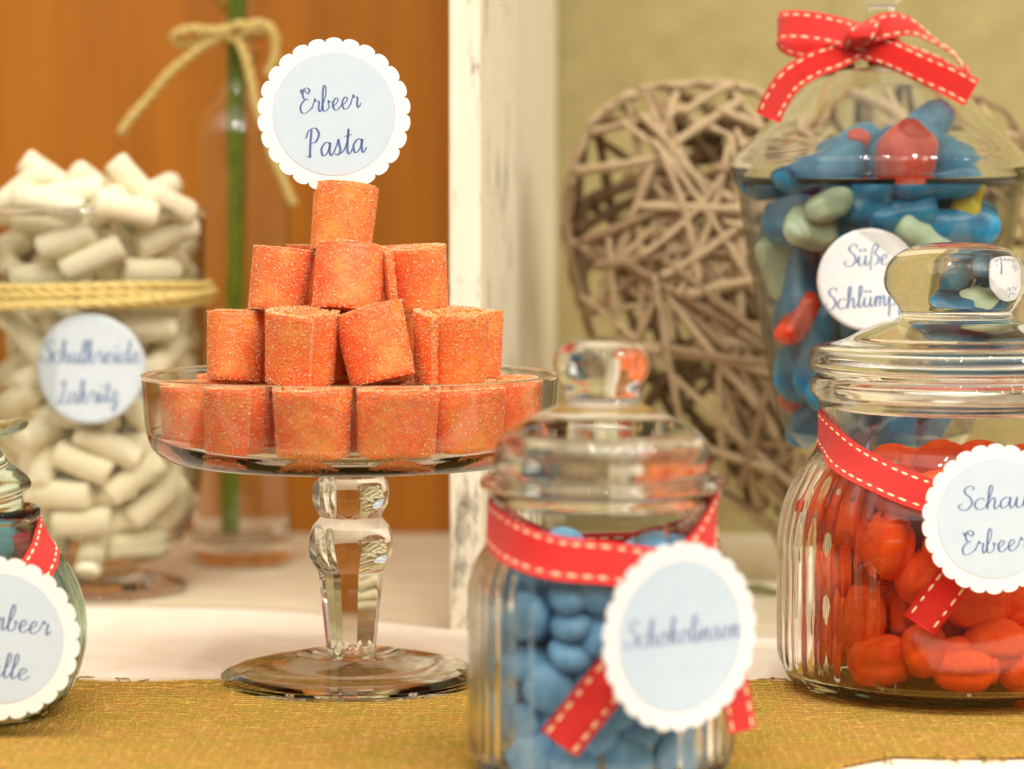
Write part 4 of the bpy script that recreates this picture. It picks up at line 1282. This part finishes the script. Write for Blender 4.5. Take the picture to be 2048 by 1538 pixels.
def roll(px, Yr, z, var, label, tilt=(0, 0), seam=180, group=GR, dish=False):
    """px: picture column of its axis; Yr: distance behind the stand's axis; seam: azimuth of the strip's end, 0 = towards the viewer"""
    p = at(px, 800, CY + Yr)
    if dish:
        dx, dy = p.x - CX, Yr
        d = math.hypot(dx, dy); lim = 7.72 - RAD[var]
        if d > lim: p.x = CX + dx * lim / d; Yr = dy * lim / d
    t = thing('strawberry_roll', (p.x, CY + Yr, z), label, 'sugar roll', group, (R(tilt[0]), R(tilt[1]), R(seam)))
    t.scale = (random.uniform(0.95, 1.04), random.uniform(0.95, 1.04), (0.93 if z >= T3 else 1.0) * random.uniform(0.985, 1.01))
    me, sm = RV[var]
    link_mesh('rolled_strip', me, t)
    tag(link_mesh('sugar', sm, t), kind='stuff')
    return t
T1 = FLOOR
T2 = T1 + 2.76
T3 = T2 + 2.62; T4 = T3 + 2.44
# lower tier, front row then clockwise
roll(372, -2.4, T1, 'small', 'sugar roll at the far left of the bottom layer, inside the glass rim', (0, -1), 38, dish=True)
roll(470, -4.9, T1, 'flap_r', 'bottom layer sugar roll with a loose strip end, second from left in front', (0, 1), 20, dish=True)
roll(622, -6.1, T1, 'plain2', 'front bottom sugar roll left of the middle, beside the loose slanting end', (2, 0), 200, dish=True)
roll(790, -6.1, T1, 'plain2', 'front bottom sugar roll right of the middle', (2, -1), 150, dish=True)
roll(955, -4.6, T1, 'wide', 'widest sugar roll of the bottom layer, right front', (0, 0), 200, dish=True)
roll(1060, -1.5, T1, 'plain', 'sugar roll at the far right of the bottom layer behind the small jar lid', (0, 0), 190, dish=True)
hidden = 'bottom layer sugar roll at the back of the glass dish'
for (px, Y) in ((370, .9), (1060, 1.7), (450, 3.9), (560, 5.6), (700, 6.2), (840, 5.8), (960, 4.2)):
    roll(px, Y, T1, random.choice(('plain', 'small')), hidden, (0, 0), random.uniform(0, 360), dish=True)
for (px, Y) in ((535, -1.8), (700, -3.0), (860, -2.4), (930, 0.2), (620, 1.4), (780, 1.2), (500, 1.2), (860, 3.0), (690, 3.9)):
    roll(px, Y, T1, 'small', 'sugar roll in the middle of the bottom layer under the others', (0, 0), random.uniform(0, 360), dish=True)
# second tier
roll(462, -3.0, T2 + .14, 'small', 'leftmost sugar roll of the second layer', (7, -4), 200)
roll(604, -4.5, T2 + .2, 'flap_r', 'second layer sugar roll left of the middle with its strip end standing out in front', (9, 1), 17)
roll(761, -4.5, T2 + .24, 'plain', 'second layer sugar roll right of the middle, leaning to the right', (12, 7), 220)
roll(903, -3.2, T2 + .16, 'flap_r', 'rightmost sugar roll of the second layer with a loose strip end', (8, 5), -20)
for (px, Y) in ((500, .6), (930, 1.0), (560, 2.9), (720, 3.0), (860, 3.2), (760, 0.2), (620, .7)):
    roll(px, Y, T2, 'plain', 'second layer sugar roll behind the front ones', (0, 0), random.uniform(0, 360))
# third tier
roll(549, -2.6, T3 + .14, 'small2', 'left sugar roll of the third layer', (7, -6), 170)
roll(688, -3.5, T3 + .08, 'plain2', 'front sugar roll of the third layer, tilted, right under the top one', (12, -11), 200)
roll(842, -2.4, T3 + .18, 'flap_big', 'right sugar roll of the third layer with a curved loose end', (4, -2), -34)
for (px, Y, where) in ((640, 1.2, 'left'), (800, 1.4, 'right')):
    roll(px, Y, T3 + .12, 'small', 'third layer sugar roll at the back, on the %s' % where, (0, 0), random.uniform(0, 360))
top_roll = roll(679, -2.2, T4 + .0, 'plain', 'single top sugar roll of the pyramid carrying the tag', (7, -4), 170)

# tag on a pick
tg = scalloped_tag(668, 229, CY - 2.5, 2.93, [('Erbeer', -0.05, 0.05, 0.155, 0.78, R(6)), ('Pasta', 0.02, -0.53, 0.18, 0.80, R(6))], 'scalloped white paper tag on a pick at the top of the roll pyramid', (R(-2), 0, R(0)))
v, f = tube([(0, 0.12, 1.0), (0, 0.12, -4.5)], 0.09, 8)
M['pick'] = simple('pale_wood_pick', rgb(222, 190, 140), rgb(232, 204, 160), 3, 0.7)
link_mesh('pick', mesh_from(v, f, 'pick'), tg)

# ------------------------------------------------------------------ round jar at the left edge
LY = -9.5; LX = at(-62, 1275, LY).x
zl = lambda py: Zat(py, LY)
LZ = 0.22
lj = thing('round_jar', (LX, LY, LZ), 'squat round ribbed glass jar at the left edge with a tilted stopper lid', 'glass jar')
yy = lambda py: zl(py) - LZ
ol = [(max(0, p[0]), p[1]) for p in catmull([(0, 0.12), (2.0, 0.1), (2.7, 0.08), (3.2, 0.35), (3.75, 1.1), (4.15, 2.2), (4.25, 3.1), (4.15, 4.2), (3.75, 5.3), (3.2, 6.1), (2.7, 6.6), (2.45, 7.0), (2.42, 7.2)], 6)]
ol[0] = (0, .12)
lip = [(2.55, 7.25), (2.62, 7.35), (2.64, 7.65), (2.5, 7.75)]
il = [(2.3, 7.72)] + [(r_ - 0.28, z) for r_, z in reversed(ol) if z > 0.75 and r_ > 1] + [(2.9, 0.62), (0, 0.6)]
md = ribbed(0.045, 36, 0.5, 6.2, 0.2)
nol = len(ol)
v, f = lathe(ol + lip + il, 288, lambda ph, r_, z, k_: md(ph, r_, z, k_) if k_ < nol else r_)
link_mesh('body', mesh_from(v, f, 'glass_green'), lj)
pl = [tuple(p) for p in catmull([(0, 7.1), (1.7, 7.1), (2.0, 7.3), (2.05, 7.8), (2.4, 8.0), (2.3, 8.4), (1.8, 9.0), (1.5, 9.6), (1.6, 9.9), (2.4, 10.05), (2.65, 10.2), (2.6, 10.4), (1.6, 10.45), (0, 10.45)], 6)]
pl = [(max(0, a), b_) for a, b_ in pl]; pl[0] = (0, pl[0][1]); pl[-1] = (0, pl[-1][1])
lidl = link_mesh('lid', mesh_from(*lathe([(a, b_ - 7.7) for a, b_ in pl], 96), 'glass_green'), lj)
lidl.location = (0, 0, 7.82); lidl.rotation_euler = (R(3), R(-9), 0)
# balls inside
ball_me = {c_: mesh_from(*superell(0.78, 0.78, 0.76, 1, 1, 24, 16), c_) for c_ in ('gum_teal', 'gum_sky')} if False else None
M['ball_sky'] = simple('pale_blue_sugar_ball', rgb(104, 160, 184), rgb(128, 180, 200), 1.5, 0.4, bumpv=0.3, bscale=8)
M['ball_teal'] = simple('dark_teal_sugar_ball', rgb(24, 70, 74), rgb(34, 92, 92), 1.5, 0.4, bumpv=0.3, bscale=8)
M['ball_pink'] = simple('raspberry_sugar_ball', rgb(176, 40, 62), rgb(200, 60, 84), 1.5, 0.45, bumpv=0.3, bscale=8)
bm_ = {c_: mesh_from(*superell(0.78, 0.78, 0.76, 1, 1, 24, 16), c_) for c_ in ('ball_sky', 'ball_teal', 'ball_pink')}
def samp_l():
    a = random.uniform(0, 2 * math.pi); z = random.uniform(1.45, 6.6)
    lim = interp_up([(r_, z_) for r_, z_ in ol], z) - 0.28 - 0.9
    r_ = max(0, lim) * random.random() ** 0.3
    return Vector((LX + r_ * math.sin(a), LY - r_ * math.cos(a), LZ + z))
pts_l = [Vector((LX + 1.15, LY - 0.9, LZ + 6.3))]
candy('sugar_ball', bm_['ball_sky'], pts_l[0], (0, 0, 0), 'pale blue ball in the neck of the round jar', 'sweet', 'sugar balls in the round jar', 0.9)
for i, p in enumerate(fill(pts_l, 90, 1.42, samp_l, 9000)):
    c_ = 'ball_teal' if p.z < LZ + 2.6 else ('ball_sky' if i % 3 else 'ball_pink')
    lab = {'ball_teal': 'dark teal ball low in the round jar', 'ball_sky': 'pale blue ball in the upper half of the round jar', 'ball_pink': 'raspberry pink ball in the round jar'}[c_]
    candy('sugar_ball', bm_[c_], p, (0, 0, 0), lab, 'sweet', 'sugar balls in the round jar')
rl = thing('ribbon', (0, 0, 0), 'red ribbon with cream stitching tied round the neck of the round jar at left', 'ribbon', 'red stitched ribbons on the jars')
olx = ol + lip
neck_loop(rl, LX, LY, LZ, olx, [(-150, 6.7), (150, 6.9), (120, 6.85), (100, 6.7), (85, 6.45), (65, 6.05), (45, 5.45), (25, 5.1), (0, 4.9), (-40, 5.6), (-80, 6.5)][1:], 1.25, gap=0.06)
scalloped_tag(-2, 1277, LY - 4.75, 2.88, [('Himbeer', 0.12, 0.10, 0.15, 1.0, R(-6)), ('Bälle', 0.0, -0.47, 0.145, 0.72, R(-6))], 'scalloped white paper tag hanging on the round jar at the left edge', (0, 0, R(-4)), inner=0.80)

# ------------------------------------------------------------------ pedestal jar with cone lid and colourful gums
SY = 11.5; SX = at(1757, 600, SY).x
zs_ = lambda py: Zat(py, SY)
pj = thing('pedestal_jar', (SX, SY, 0.0), 'tall glass apothecary jar on a foot with a pointed lid and ribbon bow', 'glass jar')
q_ = ppc(SY)
bod = [(0, 0), (3.2, 0), (3.7, 0.12), (3.6, 0.35), (2.2, 0.7), (1.0, 1.3), (0.75, 2.5), (0.75, 4.2), (1.1, 5.2)] 
bod += [tuple(p) for p in catmull([(1.6, zs_(925)), (2.6, zs_(912)), (3.6, zs_(890)), (4.25, zs_(850)), (4.75, zs_(760)), (5.25, zs_(640)), (5.75, zs_(520)), (6.12, zs_(420)), (6.3, zs_(362))], 6)]
inn = [(6.22, zs_(360))] + [(r_ - 0.22, z) for r_, z in reversed(bod[11:]) if r_ > 3.0] + [(2.4, zs_(898)), (0, zs_(904))]
pm = mesh_from(*lathe(bod + inn, 128), 'glass')
pm.materials.append(M['thin'])
for p_ in pm.polygons:
    if zs_(860) < p_.center.z < zs_(366): p_.material_index = 1
link_mesh('bowl', pm, pj)
lo_ = [(6.36, zs_(372)), (6.5, zs_(362)), (6.55, zs_(345)), (6.66, zs_(332)), (6.6, zs_(322))] + [tuple(p) for p in catmull([(6.3, zs_(306)), (5.6, zs_(275)), (4.6, zs_(228)), (3.4, zs_(172)), (2.4, zs_(128)), (1.7, zs_(104)), (1.05, zs_(88)), (0.75, zs_(70)), (0.62, zs_(40)), (0.6, zs_(14)), (0.95, zs_(0)), (1.3, zs_(-20)), (1.35, zs_(-45)), (1.0, zs_(-70)), (0, zs_(-82))], 5)]
li_ = [(0, zs_(125))] + [(1.9, zs_(128))] + [tuple(p) for p in catmull([(2.9, zs_(165)), (4.3, zs_(232)), (5.4, zs_(283)), (6.1, zs_(316)), (6.3, zs_(330))], 4)] + [(6.34, zs_(352))]
pm = mesh_from(*lathe([(max(0, a), b_) for a, b_ in li_ + lo_], 128), 'glass')
link_mesh('lid', pm, pj)

def gum_mesh(kind, mat, seed):
    off = seed * 5.1
    dims = {'bean': (1.45, .85, .7), 'long': (1.9, .75, .65), 'oval': (1.3, 1.0, .75), 'dome': (1.1, 1.0, .9)}[kind]
    def fn(p, u, v):
        q = p.copy()
        if kind in ('bean', 'long'): q.z += 0.22 * (q.x / dims[0]) ** 2; q.y *= 1 - 0.18 * math.cos(2.2 * q.x)
        q += q.normalized() * 0.09 * noise.noise(q * 1.3 + Vector((off, 0, 0)))
        return q
    return mesh_from(*superell(*dims, 0.72, 0.78, 34, 22, fn), mat)
gm = {}
def gmesh(kind, mat, seed):
    key = (kind, mat, seed % 3)
    if key not in gm: gm[key] = gum_mesh(kind, mat, seed % 3)
    return gm[key]
gums = [ # px, py, angle, kind, mat, scale, extra, label
 (1640, 340, 20, 'long', 'gum_blue', 1.1, 1.0, 'long blue gum rising to the heap top at the left below the lid'),
 (1700, 300, 30, 'bean', 'gum_blue', 1.0, 1.6, 'blue gum with a dark end high in the heap under the cone'),
 (1718, 282, 0, 'dome', 'gum_red', .45, 1.2, 'tiny red gum spot high on the heap'),
 (1820, 275, 30, 'long', 'gum_blue', 1.1, 1.8, 'blue gum sticking up highest under the pointed lid'),
 (1812, 305, 45, 'dome', 'gum_red', 1.15, .4, 'red orange domed gum at the top of the heap'),
 (1775, 350, 80, 'bean', 'gum_red', .8, .6, 'red gum standing under the domed one behind the rim'),
 (1880, 300, -30, 'long', 'gum_blue', 1.0, 1.2, 'blue gum sloping down right from the heap top'),
 (1560, 365, 5, 'long', 'gum_blue', 1.0, .8, 'blue gum lying left just under the jar rim'),
 (1870, 365, 5, 'long', 'gum_blue', 1.1, .6, 'blue gum lying right just under the jar rim'),
 (1935, 395, 80, 'bean', 'gum_yellow', .85, .4, 'upright yellow gum at right under the jar rim'),
 (1660, 410, 20, 'oval', 'gum_pale', .85, .2, 'pale green oval gum under the rim line, left of middle'),
 (1740, 395, 70, 'oval', 'gum_blue', 1.0, .6, 'blue gum between pale oval and red one'),
 (1590, 440, 20, 'oval', 'gum_blue', 1.1, .5, 'blue gum at upper left shoulder of the heap'),
 (1625, 455, -10, 'oval', 'gum_pale', .95, .1, 'pale green gum directly above left of the round sticker'),
 (1560, 535, -70, 'bean', 'gum_pale', 1.05, .0, 'long pale green gum standing at the left jar wall'),
 (1530, 470, 80, 'bean', 'gum_blue', 1.0, .3, 'blue gum against the left wall beside the standing pale one'),
 (1600, 560, 85, 'long', 'gum_blue', 1.2, .5, 'tall blue gum left of the round sticker'),
 (1800, 430, 10, 'bean', 'gum_blue', 1.1, .5, 'blue gum over the sticker at its upper edge'),
 (1840, 480, -40, 'bean', 'gum_pale', 1.0, .2, 'pale green gum at the upper right of the sticker'),
 (1900, 455, 0, 'long', 'gum_blue', 1.15, .2, 'blue gum right of the sticker below the rim line'),
 (1960, 470, 70, 'bean', 'gum_blue', 1.0, .3, 'blue gum against the right jar wall'),
 (1600, 640, 55, 'bean', 'gum_red', .9, .0, 'red orange gum standing low at the left wall'),
 (1560, 610, 85, 'bean', 'gum_blue', .95, .5, 'blue gum behind the low red one'),
 (1640, 700, 80, 'long', 'gum_blue', 1.2, .2, 'big blue gum below left of the round sticker'),
 (1600, 740, 80, 'oval', 'gum_blue', 1.1, .1, 'blue gum low at the left wall under the red one'),
 (1600, 840, 60, 'oval', 'gum_blue', 1.0, .2, 'blue gum at the bottom left of the pedestal jar'),
 (1580, 800, -20, 'dome', 'gum_red', .6, .1, 'small red gum at the bottom left wall'),
 (1620, 880, 0, 'dome', 'gum_yellow', .6, .2, 'small greenish yellow gum at the bottom of the pedestal jar'),
 (1700, 770, 20, 'long', 'gum_blue', 1.1, .3, 'blue gum low behind the red jar lid'),
 (1730, 560, 90, 'bean', 'gum_blue', 1.2, .6, 'blue gum directly behind the round sticker'),
 (1690, 520, 80, 'oval', 'gum_blue', 1.2, .8, 'blue gum behind the left half of the sticker'),
]
GG = 'colourful fruit gums in the pedestal jar'
placed = []
for i, (px, py, an, kd, mt, sc, ex, lab) in enumerate(gums):
    zz = zs_(py)
    if py < 360: p = at(px, py, SY - 5.0 + ex * 1.3)
    else:
        lim = interp_up(bod[10:], zz) - 0.22
        p = on_jar(px, py, SX, SY, lim - .8 * sc - ex)
    placed.append(p)
    candy('fruit_gum', gmesh(kd, mt, i), p, axis_rot(an, 10, 20 * (i % 5)), lab, 'sweet', GG, sc)
def samp_s():
    z = random.uniform(zs_(850), zs_(330)); a = random.uniform(0, 2 * math.pi)
    lim = (interp_up(bod[10:], min(z, zs_(365))) - 0.22 - 1.45)
    if z > zs_(380): lim *= 0.75
    r_ = lim * math.sqrt(random.random())
    return Vector((SX + r_ * math.sin(a), SY - r_ * math.cos(a), z))
for i, p in enumerate(fill(placed, 70, 1.75, samp_s, 8000)):
    candy('fruit_gum', gmesh(('bean', 'oval')[i % 2], 'gum_blue', i), p, Euler((random.uniform(0, 6), random.uniform(0, 6), random.uniform(0, 6))), 'blue fruit gum in the pile behind the front layer', 'sweet', GG)
round_label(1740, 560, SY - 5.95, 2.18, [('Süße', -0.05, 0.28, 0.20, 0.86, R(3)), ('Schlümpfe', 0.0, -0.52, 0.20, 1.70, R(4))], 'round white paper sticker on the front of the pedestal jar', 'print_plain', (R(-6), 0, 0), Rc=5.6)

# ribbon bow on its lid
bw = thing('ribbon_bow', (0, 0, 0), 'red ribbon with cream stitching tied in a bow on the pointed lid', 'ribbon bow')
def s3(px, py, dy, w=None):
    p = tuple(at(px, py, SY - 1.6 + dy))
    return p + w if w else p
up_ = (0.05, 0.25, 1)
strip(bw, [s3(1722, 78, -.3, up_), s3(1670, 62, -.9, up_), s3(1610, 52, -1.2, up_), s3(1566, 52, -.7, up_), s3(1556, 62, 0.1, up_), s3(1580, 82, .7, up_), s3(1640, 92, .7, up_), s3(1710, 92, .2, up_)], 1.35, 'bow_loop')
rt = (0.0, 1, 0.35)
strip(bw, [s3(1722, 74, -.2, up_), s3(1770, 52, -.8, (0, .3, 1)), s3(1822, 52, -.6, (0, .8, .8)), s3(1870, 82, -.1, rt), s3(1910, 112, .3, rt), s3(1926, 145, .5, (.4, 1, 0)), s3(1880, 120, .9, rt), s3(1800, 92, .6, rt), s3(1735, 88, .2, up_)], 1.2, 'bow_loop')
strip(bw, [s3(1712, 92, -.5, (-.4, 0, 1)), s3(1672, 112, -1.0, (-.4, 0, 1)), s3(1625, 130, -1.3, (-.55, 0, 1)), s3(1580, 160, -1.4, (-.9, 0, 1)), s3(1552, 200, -1.3, (-1, .2, .6)), s3(1536, 236, -1.2, (-1, .4, .3))], 1.15, 'ribbon_tail')
strip(bw, [s3(1738, 92, -.5, (.4, 0, 1)), s3(1790, 112, -1.0, (.5, 0, 1)), s3(1845, 138, -1.4, (.5, 0, 1)), s3(1900, 162, -1.6, (.5, 0, 1)), s3(1944, 186, -1.7, (.5, 0, 1))], 1.3, 'ribbon_tail')
strip(bw, [s3(1708, 100, .4, (1, 0, .2)), s3(1712, 92, -.9, (1, 0, .2)), s3(1722, 72, -1.5, (1, 0, .2)), s3(1732, 52, -1.1, (1, 0, .2)), s3(1736, 46, .2, (1, 0, .2))], 1.25, 'knot')
ring = [(SX + 0.8 * math.sin(2 * math.pi * i / 12), SY - 0.8 * math.cos(2 * math.pi * i / 12), zs_(80)) for i in range(13)]
strip(bw, ring, 1.1, 'neck_band', stitch=False)

# ------------------------------------------------------------------ wicker heart
HY = 28.0
HC = at(1600, 640, HY)
ht = thing('wicker_heart', (HC.x, HY, 0.0), 'large puffed heart woven from willow twigs behind the jars', 'wicker heart')
hs_ = ppc(HY)
def heart2(tq):
    x = 16 * math.sin(tq) ** 3
    y_ = 13 * math.cos(tq) - 5 * math.cos(2 * tq) - 2 * math.cos(3 * tq) - math.cos(4 * tq)
    return x, y_
outl = []
HW = 480 / hs_
ztop_h, zbot_h = Zat(152, HY), 0.3
half = [(0, 240), (-45, 190), (-120, 160), (-215, 150), (-330, 166), (-410, 215), (-458, 290), (-480, 390), (-476, 500), (-448, 620), (-400, 730), (-340, 840), (-265, 925), (-165, 990), (-70, 1050), (0, 1130)]
for dx, py in half + [(-dx, py) for dx, py in reversed(half[1:-1])]:
    outl.append((dx / hs_, max(zbot_h, Zat(py, HY))))
outl = [tuple(p) for p in catmull(outl, 7, True)]
OUT = np.array(outl)
def dist_out(x, z):
    return float(np.min(np.hypot(OUT[:, 0] - x, OUT[:, 1] - z)))
def inside(x, z):
    c_ = False; n = len(outl); j = n - 1
    for i in range(n):
        xi, zi = outl[i]; xj, zj = outl[j]
        if (zi > z) != (zj > z) and x < (xj - xi) * (z - zi) / (zj - zi) + xi: c_ = not c_
        j = i
    return c_
TH, DM = 5.0, 6.0
def depth(x, z):
    d = dist_out(x, z) if inside(x, z) else 0.0
    u = min(1, d / DM)
    return TH * math.sqrt(max(0, 1 - (1 - u) ** 2))
rnd = random.Random(11)
cnt = 0
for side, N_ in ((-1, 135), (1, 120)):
    done = 0; tries = 0
    while done < N_ and tries < 4000:
        tries += 1
        # random chord of moderate length, denser towards the outline
        x0 = rnd.uniform(-HW, HW); z0 = rnd.uniform(zbot_h, ztop_h)
        if not inside(x0, z0): continue
        a = rnd.uniform(0, math.pi); L = rnd.uniform(5, 12)
        pts = []
        for i in range(9):
            u = (i / 8 - 0.5) * L
            x = x0 + math.cos(a) * u; z = z0 + math.sin(a) * u
            if not inside(x, z): continue
            pts.append((x, side * (depth(x, z) - 0.2 + rnd.uniform(-.05, .05)), z))
        if len(pts) < 5 or dist_out(pts[0][0], pts[0][2]) < 0.4 or dist_out(pts[-1][0], pts[-1][2]) < 0.4: continue
        off = rnd.uniform(-0.75, 0.25)
        bend = rnd.uniform(-0.4, 0.4)
        pts = [(p[0] + bend * math.sin(i / len(pts) * 3.1) * math.sin(a), p[1] - side * off * -1 if False else p[1] + side * off, p[2] - bend * math.sin(i / len(pts) * 3.1) * math.cos(a)) for i, p in enumerate(pts)]
        r0 = rnd.uniform(0.18, 0.31) if side < 0 else rnd.uniform(0.22, 0.4)
        v, f = tube(catmull(pts, 3), lambda u, r0=r0: r0 * (1 - 0.3 * u) * (1 + 0.12 * math.sin(u * 23)), 7)
        link_mesh('twig', mesh_from(v, f, ('twig' if rnd.random() < .75 else 'twig_grey') if side < 0 else 'shade_twig'), ht)
        done += 1
for q in range(36):   # twigs bent along the rim
    s0 = rnd.randrange(len(outl)); ln = rnd.randint(14, 30)
    pts = []
    for i in range(0, ln, 2):
        x, z = outl[(s0 + i) % len(outl)]
        kx = x * 0.97; kz = (z - 11) * 0.97 + 11
        pts.append((kx + rnd.uniform(-.15, .15), rnd.uniform(-1.6, 1.2) if i == 0 else pts[-1][1] + rnd.uniform(-.3, .3), max(0.25, kz + rnd.uniform(-.15, .15))))
    r0 = rnd.uniform(0.14, 0.24)
    v, f = tube(catmull(pts, 3), lambda u, r0=r0: r0 * (1 - 0.3 * u), 7)
    link_mesh('twig', mesh_from(v, f, 'twig' if q % 3 else 'twig_grey'), ht)

# small dried leaf on the table beside the red jar
lf = at(1528, 1165, 24.0)
vs, fs = [], []
for i in range(9):
    u = i / 8; w = 0.55 * math.sin(math.pi * min(0.98, max(0.04, u)))
    vs += [(-1.1 + 2.2 * u, -w, 0.18 + 0.15 * math.sin(u * 5)), (-1.1 + 2.2 * u, 0, 0.05 + 0.1 * math.sin(u * 5)), (-1.1 + 2.2 * u, w, 0.22 + 0.15 * math.sin(u * 5))]
    if i: b0 = 3 * i; fs += [(b0 - 3, b0 - 2, b0 + 1, b0), (b0 - 2, b0 - 1, b0 + 2, b0 + 1)]
o = link_mesh('dried_leaf', mesh_from(vs, fs, 'leaf'))
o.location = (lf.x, 24.0, 0.0)
s = o.modifiers.new('thick', 'SOLIDIFY'); s.thickness = 0.0005
tag(o, 'small dried green leaf lying on the table beside the red jar', 'leaf')

# ------------------------------------------------------------------ centimetres into metres
K = 0.01
for me in bpy.data.meshes: me.transform(Matrix.Scale(K, 4)); me.update()
for ob in scene.objects: ob.location = ob.location * K
seen = set()
for l in lamps:
    d = l.data
    if d.name in seen: continue
    seen.add(d.name)
    if d.type == 'AREA': d.size *= K; d.size_y *= K
    else: d.shadow_soft_size *= K
